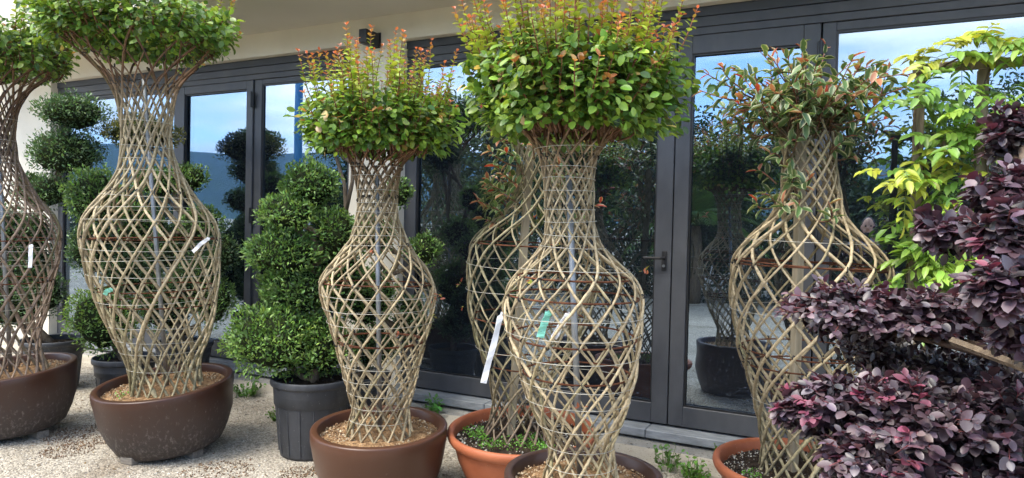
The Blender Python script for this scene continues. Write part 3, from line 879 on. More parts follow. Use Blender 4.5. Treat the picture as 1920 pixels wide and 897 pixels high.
def photinia_sprays(root, sprays, singles, leaf=0.074):
    """sprays: list of (start, end, n leaves, redness)"""
    Lv = Leaves(); tw = MB()
    for st, en, nl, red in sprays:
        st, en = np.array(st, float), np.array(en, float)
        tt = np.linspace(0, 1, 8)[:, None]
        bend = rng.normal(0, .03, 3)
        P = st * (1 - tt) + en * tt + 4 * tt * (1 - tt) * bend
        cc_ = np.linspace(0, 1, 8)[:, None]
        tw.tube(P, np.linspace(.005, .0018, 8), np.array([0.13, 0.085, 0.05]) * (1 - cc_) + np.array([0.28, 0.09, 0.06]) * cc_, sides=4, cap=False)
        tg = unit(en - st); a0 = rng.random() * 6.28
        u0 = unit(np.cross(tg, [0.3, 0.9, 0.2])); v0 = np.cross(tg, u0)
        for k in range(nl):
            t_ = .12 + .88 * (k + rng.random()) / nl
            p = np.array([np.interp(t_, np.linspace(0, 1, 8), P[:, j]) for j in range(3)])
            a0 += 2.4
            side = u0 * math.cos(a0) + v0 * math.sin(a0)
            ends = t_ > .82
            d = unit(side * (.9 if not ends else .55) + tg * (.45 if not ends else .95) + rng.normal(0, .2, 3))
            nn = unit(np.array([0, 0, 1.0]) + tg * .3 + rng.normal(0, .35, 3))
            base = np.array(PH_G) if rng.random() < .6 else np.array(PH_D)
            if ends and rng.random() < red:
                base = np.array(PH_R) if rng.random() < .55 else np.array(PH_P)
            elif rng.random() < .05 + red * .06:
                base = np.array(PH_P)
            sz = leaf * rng.uniform(.7, 1.1) * (1.0 if not ends else .85)
            Lv.add(p, d, nn, sz, sz * .48, jit(base, 1, .15)[0])
    cr_ = Lv.build(root, 'lance', M['vleaf'], M['vleaf1'], singles)
    tw.build('shoots', M['bark'], root, smooth=True, kind='stuff')
    return cr_

GRP = 'plants woven into tall lattice vases'
PROF = {
 1: [(0.44, 0.215, 0.022), (0.483, 0.2, 0.022), (0.616, 0.205, -0.032), (0.713, 0.221, -0.049), (0.895, 0.278, -0.057), (1.082, 0.3169, -0.065), (1.213, 0.3441, -0.064), (1.362, 0.3577, -0.065), (1.455, 0.3577, -0.067), (1.548, 0.3156, -0.07), (1.638, 0.2448, -0.077), (1.731, 0.1908, -0.079), (1.917, 0.1141, -0.089), (2.104, 0.0991, -0.093), (2.294, 0.1291, -0.098), (2.425, 0.1966, -0.102), (2.518, 0.3031, -0.106), (2.611, 0.4175, -0.101)],
 2: [(0.394, 0.2083, 0.026), (0.517, 0.2049, 0.009), (0.608, 0.2141, -0.003), (0.727, 0.2644, -0.013), (0.868, 0.3145, -0.023), (1.131, 0.3763, -0.065), (1.325, 0.4024, -0.085), (1.444, 0.4084, -0.095), (1.536, 0.3816, -0.102), (1.641, 0.3048, -0.11), (1.744, 0.2267, -0.108), (1.849, 0.1766, -0.114), (1.976, 0.1452, -0.131), (2.095, 0.1358, -0.138), (2.275, 0.1592, -0.143), (2.38, 0.1855, -0.155), (2.486, 0.2509, -0.161), (2.556, 0.3178, -0.167), (2.626, 0.3894, -0.173)],
 3: [(0.377, 0.1719, 0.002), (0.431, 0.1601, 0.001), (0.509, 0.1469, 0.004), (0.613, 0.1793, 0.004), (0.778, 0.2204, -0.002), (0.999, 0.2821, -0.004), (1.148, 0.3128, -0.018), (1.208, 0.3156, -0.029), (1.295, 0.2658, -0.028), (1.369, 0.2041, -0.026), (1.456, 0.1498, -0.021), (1.561, 0.1116, -0.035), (1.662, 0.1013, -0.036), (1.779, 0.1145, -0.04), (1.869, 0.1365, -0.044), (1.926, 0.1777, -0.033), (1.962, 0.2145, -0.026), (1.992, 0.2557, -0.027)],
 4: [(0.35, 0.175, -0.034), (0.447, 0.1416, -0.032), (0.543, 0.14, -0.027), (0.632, 0.1662, -0.018), (0.697, 0.1954, -0.006), (0.851, 0.2769, 0.011), (1.002, 0.3354, 0.026), (1.07, 0.3523, 0.032), (1.187, 0.3707, 0.042), (1.338, 0.3784, 0.049), (1.434, 0.3645, 0.048), (1.495, 0.3291, 0.052), (1.557, 0.2615, 0.056), (1.634, 0.1769, 0.062), (1.742, 0.1261, 0.065), (1.896, 0.1077, 0.055), (2.019, 0.1276, 0.051), (2.111, 0.1692, 0.044)],
 5: [(0.45, 0.158, -0.009), (0.482, 0.1526, -0.009), (0.538, 0.1387, -0.011), (0.61, 0.1341, -0.017), (0.679, 0.1688, -0.021), (0.795, 0.2151, -0.033), (0.911, 0.2487, -0.039), (1.027, 0.2754, -0.054), (1.141, 0.2963, -0.064), (1.222, 0.2998, -0.064), (1.28, 0.2882, -0.063), (1.338, 0.2511, -0.058), (1.396, 0.191, -0.066), (1.443, 0.1447, -0.072), (1.489, 0.1134, -0.076), (1.556, 0.1007, -0.084), (1.668, 0.0996, -0.092), (1.798, 0.1065, -0.097), (1.87, 0.1297, -0.099), (1.912, 0.1575, -0.098), (1.949, 0.1945, -0.098)],
 6: [(0.36, 0.175, -0.006), (0.482, 0.1743, -0.008), (0.595, 0.199, -0.005), (0.746, 0.2448, 0.001), (0.97, 0.3227, 0.008), (1.102, 0.356, 0.012), (1.194, 0.3696, 0.011), (1.318, 0.3718, 0.016), (1.402, 0.3642, 0.017), (1.453, 0.3285, 0.009), (1.506, 0.2817, 0.0), (1.56, 0.2259, -0.003), (1.627, 0.1638, -0.001), (1.695, 0.1413, 0.005), (1.773, 0.1276, 0.007), (1.908, 0.119, 0.003), (2.042, 0.1315, -0.013), (2.112, 0.1676, -0.019)],
}

def feet(root, cx, cy, r, h, angs):
    for a in angs:
        b = MB(); x_, y_ = cx + r * math.cos(a), cy + r * math.sin(a)
        b.box(x_ - .055, x_ + .055, y_ - .04, y_ + .04, 0.0, h, bev=0.004)
        b.build('foot_block', M['block'], root)

# 1: leftmost, grey-brown stems
P1 = (-5.297, 2.749)
v1 = thing('lattice_vase_plant', 'greyish lattice vase plant cut off by the left edge, in a brown pot', 'vase plant', (P1[0], P1[1], 0), GRP)
brown_pot(v1, P1[0] - .02, P1[1], 0.425, 0.47, 0.045, M['glaze_a'], (-0.03, -0.09), 0.76)
feet(v1, P1[0], P1[1], .25, .05, (0.3, 2.2, 3.9, 5.2))
lattice(v1, P1, PROF[1], 19, 1.0, 0.0075, (0.12, 0.10), GREYB * 1.35, GREYB * 1.2, BROWN * .95, 2.0, (1.08, 1.40), (0.6, 0.75, 0.9, 1.0, 1.2, 1.3, 1.55, 1.75, 1.9, 2.05, 2.2), 'steel', (2.35, 2.0), 0.1)
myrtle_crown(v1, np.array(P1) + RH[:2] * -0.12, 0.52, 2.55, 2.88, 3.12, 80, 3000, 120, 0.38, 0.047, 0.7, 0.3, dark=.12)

# 2: second from the left
P2 = (-4.075, 3.057)
v2 = thing('lattice_vase_plant', 'wide-bellied lattice vase plant with flat leafy top, in a tilted worn brown pot', 'vase plant', (P2[0], P2[1], 0), GRP)
brown_pot(v2, P2[0], P2[1], 0.425, 0.465, 0.045, M['glaze_a'], (-0.022, -0.112), 0.76)
feet(v2, P2[0], P2[1], .25, .05, (0.1, 1.9, 3.5, 4.85))
lattice(v2, P2, PROF[2], 19, 0.97, 0.0080, (0.13, 0.13), OLIVE, PALE * .95 + OLIVE * .12, BROWN * 1.35, 2.18, (0.95, 1.10, 1.43), (0.56, 0.68, 0.76, 0.84, 1.02, 1.18, 1.27, 1.35, 1.52, 1.60, 1.68, 1.84, 1.92, 2.0, 2.16, 2.24), 'steel', (1.73, 2.07, 2.36, 2.56), 0.0)
myrtle_crown(v2, np.array(P2) + RH[:2] * -0.19, 0.60, 2.67, 2.96, 3.14, 130, 4800, 260, 0.42, 0.047, 0.5, 0.25, dark=.05)

# 3: centre, smaller leaves, tall red tips
P3 = (-2.372, 3.134)
v3 = thing('lattice_vase_plant', 'lattice vase plant with tall red-tipped shoots, right of the ribbed black pot', 'vase plant', (P3[0], P3[1], 0), GRP)
brown_pot(v3, P3[0], P3[1], 0.378, 0.41, 0.0, M['glaze_b'], (0.008, -0.044), 0.74)
lattice(v3, P3, PROF[3], 15, 1.40, 0.0066, (0.08, 0.09), PALE * .95, PALE, BROWN * 1.3, 1.62, (0.86, 0.92, 1.21), (0.45, 0.53, 0.61, 0.68, 0.76, 1.0, 1.08, 1.15, 1.42, 1.47, 1.52, 1.60, 1.65, 1.72, 1.80, 1.85), 'steel', (1.44, 1.67, 1.87), 0.05)
myrtle_crown(v3, np.array(P3) + RH[:2] * -0.025, 0.415, 1.955, 2.27, 2.61, 165, 2600, 260, 0.24, 0.045, 1.0, 0.50)

# 5: front centre, largest in the picture
P5 = (-1.044, 2.831)
v5 = thing('lattice_vase_plant', 'frontmost lattice vase plant with the biggest bright green crown, in a dark pot', 'vase plant', (P5[0], P5[1], 0), GRP)
brown_pot(v5, P5[0], P5[1], 0.345, 0.48, 0.0, M['glaze_c'], (0.0, 0.0), 0.84, 0.036)
lattice(v5, P5, PROF[5], 14, 1.40, 0.0059, (0.09, 0.10), PALE * .9 + OLIVE * .1, PALE * 1.02, BROWN * 1.4, 1.72, (0.94, 1.04, 1.26, 1.31), (0.52, 0.60, 0.70, 0.80, 0.88, 1.0, 1.10, 1.17, 1.36, 1.46, 1.51, 1.57, 1.62, 1.70, 1.75, 1.80, 1.88), 'steel', (1.45, 1.65, 1.84), 0.12)
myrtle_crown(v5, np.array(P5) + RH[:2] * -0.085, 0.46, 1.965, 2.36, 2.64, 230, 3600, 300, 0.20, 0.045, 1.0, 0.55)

# 4: behind 5, in terracotta
P4 = (-1.709, 3.592)
v4 = thing('lattice_vase_plant', 'sparse lattice vase plant in a terracotta bowl, half hidden behind the frontmost one', 'vase plant', (P4[0], P4[1], 0), GRP)
terracotta_pot(v4, P4[0], P4[1], 0.430, 0.38, (0.0, -0.055))
lattice(v4, P4, PROF[4], 14, 1.34, 0.0062, (0.08, 0.06), GREYB * 1.1, OLIVE * .88, OLIVE * .7, 1.9, (0.72, 0.98, 1.43), (0.85, 1.2, 1.32), 'wood', (), 0.3, 0.02)
c4 = np.array([P4[0], P4[1], 0]) + RH * 0.055
sp = []
for i in range(26):
    a = rng.random() * 6.28; z_ = rng.uniform(1.5, 2.05); r_ = np.interp(z_, [1.5, 1.62, 1.74, 2.05], [.30, .18, .13, .13])
    st = c4 + np.array([r_ * math.cos(a), r_ * math.sin(a), z_]); out = np.array([math.cos(a), math.sin(a), .6])
    sp.append((st, st + out * rng.uniform(.10, .22), rng.integers(9, 15), .6))
for i in range(34):
    a = rng.random() * 6.28; z_ = rng.uniform(2.0, 2.2); r_ = .15
    st = c4 + np.array([r_ * math.cos(a), r_ * math.sin(a), z_]); out = np.array([math.cos(a) * rng.uniform(.3, 1), math.sin(a) * rng.uniform(.3, 1), .6])
    sp.append((st, st + out * rng.uniform(.18, .32), rng.integers(9, 15), .6))
for k_, z_ in ((-.16, 1.55), (-.2, 1.6), (-.1, 1.66), (-.13, 1.72), (-.08, 1.8), (-.17, 1.5)):
    st = c4 + RH * k_ + FH * -.08 + np.array([0, 0, z_]); sp.append((st, st + RH * -.14 + np.array([0, 0, .08]), 13, .8))
photinia_sprays(v4, sp, 120)

# 6: right, variegated crown
P6 = (-0.234, 3.773)
v6 = thing('lattice_vase_plant', 'lattice vase plant with cream-edged leaves and a wooden post inside, behind the purple shrub', 'vase plant', (P6[0], P6[1], 0), GRP)
terracotta_pot(v6, P6[0], P6[1], 0.425, 0.38, (0.0, -0.01))
lattice(v6, P6, PROF[6], 16, 1.40, 0.0068, (0.08, 0.06), OLIVE * .9, PALE * 1.0, OLIVE * .72, 1.85, (0.86, 0.92, 1.39, 1.41), (0.7, 1.15, 1.5), 'wood', (), 0.2, 0.016)
c6 = np.array([P6[0], P6[1], 0]) + RH * -0.03
sp = []
for i in range(98):
    a = rng.random() * 6.28; z_ = rng.uniform(1.98, 2.18); r_ = rng.uniform(.05, .16)
    st = c6 + np.array([r_ * math.cos(a), r_ * math.sin(a), z_])
    rho = .48 * math.sqrt(rng.random()); en = c6 + np.array([rho * math.cos(a), rho * math.sin(a), rng.uniform(2.16, 2.44) - rho * .12])
    sp.append((st, en, rng.integers(10, 17), .38))
for i in range(20):
    a = rng.random() * 6.28; z_ = rng.uniform(1.58, 2.05); r_ = np.interp(z_, [1.55, 1.65, 1.75, 2.05], [.22, .15, .13, .13])
    if z_ < 1.85 and math.cos(a - .46) > 0:
        a += math.pi
    st = c6 + np.array([r_ * math.cos(a), r_ * math.sin(a), z_]); out = np.array([math.cos(a), math.sin(a), .7])
    sp.append((st, st + out * rng.uniform(.06, .13), rng.integers(6, 10), .15))
st = c6 + np.array([-.05, -.05, 2.2])
for e in ((-.50, 2.34), (-.55, 2.27), (-.42, 2.36), (.48, 2.33), (.52, 2.28), (.40, 2.36), (.12, 2.50), (.0, 2.50), (.25, 2.42)):
    sp.append((st + RH * e[0] * .4, c6 + RH * e[0] + FH * rng.uniform(-.1, .1) + np.array([0, 0, e[1]]), 15, .6))
photinia_sprays(v6, sp, 260, 0.078)

def sprouts(root, spots):
    Lv = Leaves()
    for p, k in spots:
        for _ in range(k):
            d = unit(rng.normal(0, 1, 3) + [0, 0, .5]); L_ = rng.uniform(.016, .034)
            Lv.add(np.array(p) + rng.normal(0, .012, 3), d, unit(rng.normal(0, .4, 3) + [0, 0, 1]), L_, L_ * .5, jit(G_R if rng.random() < .6 else G_Y, 1, .2)[0])
    Lv.build(root, 'oval', M['leaf'], None, 0, 'sprouts')
def around(c, z_, r_, a):
    return np.array([c[0] + r_ * math.cos(a), c[1] + r_ * math.sin(a), z_])
sprouts(v3, [(around(P3, 1.13, .315, .4), 7), (around(P3, 1.03, .30, .35), 4), (around(P3, 1.30, .26, 3.6), 5), (around(P3, 1.22, .31, 3.5), 6), (around(P3, 1.36, .2, -1.2), 3), (around(P3, .95, .26, -.6), 3)])
sprouts(v5, [(around(P5, 1.36, .23, .3), 5), (around(P5, 1.46, .14, 3.6), 7), (around(P5, 1.30, .27, 3.3), 4), (around(P5, .82, .22, -1.3), 3)])
sprouts(v4, [(around(P4, 1.2, .38, 3.5), 4), (around(P4, 1.06, .36, 3.6), 3)])
# small seedlings growing in the soil of the terracotta bowls
def seedlings(root, cx, cy, z, pts, n, name='seedlings'):
    Lv = Leaves()
    for px, py, rr in pts:
        a = rng.random(n) * 6.28; r = rr * np.sqrt(rng.random(n))
        P = np.stack([cx + px + r * np.cos(a), cy + py + r * np.sin(a), z + rng.uniform(0, .03, n)], 1)
        Lv.add(P, unit(rng.normal(0, 1, (n, 3)) + [0, 0, .5]), unit(rng.normal(0, .4, (n, 3)) + [0, 0, 1]), rng.uniform(.008, .018, n), rng.uniform(.007, .014, n), jit((0.12, 0.30, 0.035), n))
    return Lv.build(root, 'rhomb', M['leaf'], None, 0, name)
seedlings(v4, P4[0], P4[1], 0.335, [(-.26, -.10, .07), (-.18, -.18, .06), (.03, -.20, .11), (.14, -.14, .12), (-.06, -.27, .07), (.22, -.20, .07), (.08, -.05, .08)], 95)
seedlings(v6, P6[0], P6[1], 0.335, [(-.2, -.2, .05)], 40)
seedlings(v2, P2[0] - .05, P2[1] - .26, 0.41, [(0, 0, .04)], 30, 'sucker')

# ------------------------------------------------------------------ clipped cloud bushes
def clump_noise(d, seeds):
    s = 0
    for k, (f, ph) in enumerate(seeds):
        s = s + np.sin(d @ f + ph) / (1 + .35 * k)
    return s

def pad_foliage(Lv, core, p, density, leaf, cols, lift=0.0):
    """one clipped pad: uneven ellipsoid shell of small leaves round a dark twiggy core"""
    x, y, z, rx, rz = p
    c = np.array([x, y, z])
    seeds = [(rng.normal(0, 2.6 + 1.6 * k, 3), rng.random() * 6.28) for k in range(6)]
    area = 4 * math.pi * ((rx * rx * 2 + rx * rz * 2) / 4)
    n = int(area * density)
    d = rand_dir(n)
    low = d[:, 2] < -0.35
    keep = ~low | (rng.random(n) < .45)
    d = d[keep]; n = len(d)
    bump = 1 + 0.085 * clump_noise(d, seeds)
    depth = 1 - np.abs(rng.normal(0, 0.12, n))
    # sprigs: leaves gather into little tufts standing proud of the shell
    tn = max(20, int(area * 200)); td = rand_dir(tn)
    near = np.argmax(d @ td.T, axis=1)
    cosn = np.sum(d * td[near], 1)
    tuft = np.exp(-(1 - cosn) * area * 200 * 1.3)
    rr = bump * depth * (0.93 + 0.17 * tuft)
    S = np.array([rx, rx, rz])
    P = c + d * rr[:, None] * S
    nrm = unit(d / S)
    dirv = unit(nrm * .7 + rng.normal(0, .55, (n, 3)) + np.array([0, 0, .35]))
    nn = unit(nrm * .6 + np.array([0, 0, .6]) + rng.normal(0, .5, (n, 3)))
    young_lit = np.clip((rr / bump - .86) / .16, 0, 1)[:, None] * rng.uniform(.3, 1, (n, 1))  # pale new growth outside; painted shade darkens leaves deeper in the pad
    cc = np.array(cols[0]) * (1 - young_lit) + np.array(cols[1]) * young_lit
    cc = cc * (1 + rng.normal(0, .22, (n, 1))) * (1 + rng.normal(0, .06, (n, 3)))
    L_ = leaf * rng.uniform(.7, 1.25, n)
    Lv.add(P, dirv, nn, L_, L_ * .42, np.clip(cc, .008, .6))
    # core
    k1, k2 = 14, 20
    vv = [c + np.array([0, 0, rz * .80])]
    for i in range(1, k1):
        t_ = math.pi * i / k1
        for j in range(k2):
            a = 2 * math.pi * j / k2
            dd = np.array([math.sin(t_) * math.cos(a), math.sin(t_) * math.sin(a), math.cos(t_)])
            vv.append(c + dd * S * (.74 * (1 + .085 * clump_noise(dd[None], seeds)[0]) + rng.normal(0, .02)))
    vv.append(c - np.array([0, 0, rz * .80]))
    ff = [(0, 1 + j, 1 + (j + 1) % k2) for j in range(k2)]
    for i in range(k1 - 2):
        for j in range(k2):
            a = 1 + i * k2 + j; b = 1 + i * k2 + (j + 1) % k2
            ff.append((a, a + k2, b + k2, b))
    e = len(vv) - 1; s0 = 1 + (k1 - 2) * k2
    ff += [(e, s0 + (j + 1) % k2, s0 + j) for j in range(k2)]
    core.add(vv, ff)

def cloud_bush(label, pos, potR, potH, pads, cols, density=4200, leaf=0.031, trunkr=0.035, forks=()):
    root = thing('cloud_bush', label, 'bush', (pos[0], pos[1], 0), 'clipped bushes in black pots behind the vases')
    nursery_pot(root, pos[0], pos[1], potR, potH)
    Lv = None
    base = np.array([pos[0], pos[1], potH - .06])
    tr = MB()
    cz = sorted(pads, key=lambda q: q[2])
    path = [base] + [np.array([pos[0] * .35 + q[0] * .65 + rng.normal(0, .02), pos[1] * .35 + q[1] * .65 + rng.normal(0, .02), q[2] - q[4] * .3]) for q in cz if q[2] > potH + .15]
    path = np.array(sorted(path, key=lambda q: q[2]))
    tt = np.linspace(0, 1, 30); idx = np.linspace(0, 1, len(path))
    tp_ = np.stack([np.interp(tt, idx, path[:, j]) for j in range(3)], 1)
    tr.tube(tp_, np.linspace(trunkr, trunkr * .45, 30), sides=8)
    for q in pads:
        e = np.array([q[0], q[1], q[2] - q[4] * .4]); k = np.argmin(np.abs(tp_[:, 2] - (q[2] - q[4] - .08)))
        s = tp_[k]
        tr.tube([s, (s + e) / 2 + np.array([0, 0, -.02]), e], [trunkr * .6, trunkr * .5, trunkr * .35], sides=7)
    for fk in forks:
        tr.tube(fk, np.linspace(trunkr * .6, trunkr * .4, len(fk)), sides=7)
    tr.build('trunk', M['bark_dark'], root, smooth=True)
    for i, q in enumerate(pads):
        Lv = Leaves(); core = MB()
        cl = cols[i % len(cols)] if isinstance(cols, list) else cols
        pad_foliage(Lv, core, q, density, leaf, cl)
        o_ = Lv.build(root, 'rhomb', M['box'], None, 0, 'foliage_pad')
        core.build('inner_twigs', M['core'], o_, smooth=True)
    return root

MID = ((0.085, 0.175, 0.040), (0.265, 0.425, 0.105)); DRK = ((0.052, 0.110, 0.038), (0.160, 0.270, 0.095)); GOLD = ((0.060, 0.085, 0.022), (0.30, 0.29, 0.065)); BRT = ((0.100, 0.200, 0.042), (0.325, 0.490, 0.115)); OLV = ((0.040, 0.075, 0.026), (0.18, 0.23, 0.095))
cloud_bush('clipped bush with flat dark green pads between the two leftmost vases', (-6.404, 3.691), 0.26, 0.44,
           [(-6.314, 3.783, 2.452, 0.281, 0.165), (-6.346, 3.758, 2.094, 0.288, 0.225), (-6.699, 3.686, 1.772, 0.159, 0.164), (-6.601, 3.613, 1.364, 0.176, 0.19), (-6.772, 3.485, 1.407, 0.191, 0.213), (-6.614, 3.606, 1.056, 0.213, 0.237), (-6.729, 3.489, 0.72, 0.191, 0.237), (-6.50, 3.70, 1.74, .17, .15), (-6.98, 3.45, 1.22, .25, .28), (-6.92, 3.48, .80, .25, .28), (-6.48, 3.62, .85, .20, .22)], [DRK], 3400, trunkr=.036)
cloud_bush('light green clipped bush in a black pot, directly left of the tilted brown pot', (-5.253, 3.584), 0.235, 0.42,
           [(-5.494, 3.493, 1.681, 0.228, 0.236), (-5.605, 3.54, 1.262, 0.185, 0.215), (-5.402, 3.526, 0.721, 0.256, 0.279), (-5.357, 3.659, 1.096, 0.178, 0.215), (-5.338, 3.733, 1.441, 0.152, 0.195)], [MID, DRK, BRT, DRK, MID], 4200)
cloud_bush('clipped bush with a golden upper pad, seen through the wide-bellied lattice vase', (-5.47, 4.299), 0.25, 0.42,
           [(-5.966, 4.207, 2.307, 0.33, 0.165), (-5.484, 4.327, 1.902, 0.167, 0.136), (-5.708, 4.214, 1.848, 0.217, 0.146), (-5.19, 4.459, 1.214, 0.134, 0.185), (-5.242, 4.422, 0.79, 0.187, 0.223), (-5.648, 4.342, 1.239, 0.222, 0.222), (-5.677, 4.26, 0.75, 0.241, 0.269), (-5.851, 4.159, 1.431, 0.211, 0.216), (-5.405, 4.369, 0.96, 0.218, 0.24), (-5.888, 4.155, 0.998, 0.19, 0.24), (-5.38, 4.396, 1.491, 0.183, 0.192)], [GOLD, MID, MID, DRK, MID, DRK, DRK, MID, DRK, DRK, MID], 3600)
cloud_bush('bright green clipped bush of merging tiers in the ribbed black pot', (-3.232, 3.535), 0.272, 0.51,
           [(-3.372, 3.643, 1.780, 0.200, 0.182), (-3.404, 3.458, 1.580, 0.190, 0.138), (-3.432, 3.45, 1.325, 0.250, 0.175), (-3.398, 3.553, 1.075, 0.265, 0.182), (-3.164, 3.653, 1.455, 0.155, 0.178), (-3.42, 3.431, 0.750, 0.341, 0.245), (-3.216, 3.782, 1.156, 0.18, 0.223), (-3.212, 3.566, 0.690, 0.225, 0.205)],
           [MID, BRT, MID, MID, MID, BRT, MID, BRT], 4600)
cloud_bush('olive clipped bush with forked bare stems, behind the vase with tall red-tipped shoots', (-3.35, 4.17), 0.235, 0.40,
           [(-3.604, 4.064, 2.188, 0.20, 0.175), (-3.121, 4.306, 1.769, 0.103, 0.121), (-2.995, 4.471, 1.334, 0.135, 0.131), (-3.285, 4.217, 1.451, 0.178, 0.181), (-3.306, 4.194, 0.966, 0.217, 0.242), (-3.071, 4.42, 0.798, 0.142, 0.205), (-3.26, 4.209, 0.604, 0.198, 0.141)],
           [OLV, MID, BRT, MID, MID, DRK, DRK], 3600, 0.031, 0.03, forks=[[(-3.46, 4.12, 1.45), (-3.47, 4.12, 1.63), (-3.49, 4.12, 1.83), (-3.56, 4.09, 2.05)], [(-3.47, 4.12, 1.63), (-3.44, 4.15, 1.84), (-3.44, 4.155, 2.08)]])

# ------------------------------------------------------------------ trellis and wisteria
tre = thing('trellis', 'weathered wooden ladder trellis with two posts carrying yellow-green climber', 'trellis', (0.33, 3.6, 0))
for x0 in (0.222, 0.458):
    q = MB(); q.box(x0 - .021, x0 + .021, 3.58, 3.622, 0.0, 2.265, bev=.003); q.build('post', M['wood'], tre)
q = MB(); q.box(0.19, 1.15, 3.560, 3.579, 2.262, 2.304, bev=.003); q.build('rail', M['wood'], tre)
for z0 in (1.955, 1.62, 1.28, 0.94):
    q = MB(); q.box(0.243, 0.92, 3.590, 3.612, z0 - .018, z0 + .018, bev=.003); q.build('rail', M['wood'], tre)
q = MB(); q.box(0.92, 0.962, 3.58, 3.622, 0.0, 2.265, bev=.003); q.build('post', M['wood'], tre)
wis = thing('wisteria', 'yellow-green wisteria with feathered leaves climbing the wooden trellis', 'climber', (0.42, 3.42, 0))
nursery_pot(wis, 0.45, 3.38, 0.19, 0.34)
vine = MB()
vcol = np.array([0.10, 0.07, 0.045])
def vinepath(pts, r0):
    pts = np.array(pts, float); tt = np.linspace(0, 1, 60); ix = np.linspace(0, 1, len(pts))
    P = np.stack([np.interp(tt, ix, pts[:, j]) for j in range(3)], 1)
    k = np.hanning(9); k /= k.sum()
    P = np.stack([np.convolve(np.pad(P[:, j], 4, 'edge'), k, 'valid') for j in range(3)], 1)
    vine.tube(P, np.linspace(r0, r0 * .4, 60), np.repeat(vcol[None], 60, 0), sides=6)
vinepath([(.45, 3.38, .3), (.35, 3.5, .7), (.26, 3.56, 1.1), (.19, 3.60, 1.35), (.225, 3.64, 1.6), (.26, 3.60, 1.8), (.20, 3.56, 2.0), (.21, 3.55, 2.2), (.35, 3.54, 2.32), (.62, 3.55, 2.33)], .010)
vinepath([(.45, 3.38, .3), (.5, 3.5, .9), (.43, 3.57, 1.4), (.49, 3.56, 1.8), (.43, 3.55, 2.1), (.5, 3.54, 2.34), (.9, 3.55, 2.36)], .009)
vinepath([(.26, 3.56, 1.8), (.36, 3.54, 1.9), (.48, 3.53, 2.0), (.62, 3.55, 1.95)], .004)
vinepath([(.20, 3.56, 2.1), (.12, 3.52, 2.14), (.04, 3.5, 2.08)], .004)
vinepath([(.22, 3.56, 1.78), (.14, 3.52, 1.82), (.06, 3.5, 1.80)], .004)
Lv = Leaves()
WY_, WG_, WL_ = (0.36, 0.40, 0.055), (0.17, 0.31, 0.055), (0.26, 0.41, 0.065)
def compound(p, d, ln, col, npair=5):
    p = np.array(p, float); d = unit(np.array(d, float))
    tt = np.linspace(0, 1, 7)[:, None]
    P = p + d * ln * tt + np.array([0, 0, -.35 * ln]) * tt ** 2
    vine.tube(P, .0014, np.repeat(np.array([[.16, .20, .05]]), 7, 0), sides=4, cap=False)
    up = unit(np.array([0, -.25, 1.0]) + rng.normal(0, .25, 3))
    for k in range(npair + 1):
        t_ = .3 + .7 * k / npair
        q = np.array([np.interp(t_, tt[:, 0], P[:, j]) for j in range(3)])
        tg = unit(d + np.array([0, 0, -.7 * t_ ]))
        sd_ = unit(np.cross(tg, up))
        L_ = .064 * rng.uniform(.8, 1.15) * (1 - .12 * abs(t_ - .7))
        if k == npair:
            Lv.add(q, tg, up, L_ * 1.1, L_ * .5, jit(col, 1, .12)[0])
        else:
            for s_ in (1, -1):
                Lv.add(q, unit(sd_ * s_ + tg * .55 + np.array([0, 0, -.18]) + rng.normal(0, .12, 3)), up + rng.normal(0, .15, 3), L_, L_ * .46, jit(col, 1, .12)[0])
# (x, z, spread x, spread z, number, colour)
for cx_, cz_, sx_, sz_, nn_, cl_ in ((.28, 2.31, .10, .02, 12, WY_), (.48, 2.33, .10, .03, 12, WL_), (.62, 2.36, .12, .03, 14, WY_), (.85, 2.34, .2, .04, 14, WL_), (.16, 2.12, .08, .05, 9, WG_), (.22, 2.16, .06, .04, 6, WG_),
                                       (.10, 1.85, .04, .03, 5, WY_), (.22, 1.83, .06, .04, 10, WY_), (.40, 2.05, .07, .05, 9, WL_), (.48, 2.0, .06, .06, 8, WG_), (.36, 1.83, .08, .05, 10, WY_), (.30, 1.72, .07, .06, 12, WL_), (.38, 1.62, .08, .06, 12, WL_),
                                       (.26, 1.42, .08, .04, 14, WL_), (.34, 1.45, .07, .05, 12, WL_), (.20, 1.40, .05, .03, 8, WG_), (.52, 1.75, .1, .1, 14, WL_), (.6, 2.1, .1, .1, 9, WG_), (.8, 1.9, .15, .2, 16, WL_), (.6, 1.3, .2, .15, 14, WG_), (.42, 1.15, .15, .15, 12, WG_), (.30, 1.30, .08, .06, 6, WG_), (.34, 1.92, .07, .06, 5, WG_), (.32, 1.58, .06, .08, 8, WL_), (.27, 1.50, .06, .05, 6, WL_), (.44, 1.66, .07, .08, 6, WG_)):
    for _ in range(nn_):
        p = (cx_ + .045 + rng.normal(0, sx_ * .85), 3.54 + rng.normal(0, .045), cz_ + rng.normal(0, sz_))
        compound(p, (rng.normal(0, .75), rng.normal(-.45, .35), rng.normal(.15, .3)), rng.uniform(.10, .19), cl_ if rng.random() < .75 else WG_, rng.integers(3, 6))
Lv.build(wis, 'lance', M['leaf'], M['leaf1'], 260, 'crown')
vine.build('vine_stem', M['bark'], wis, smooth=True)

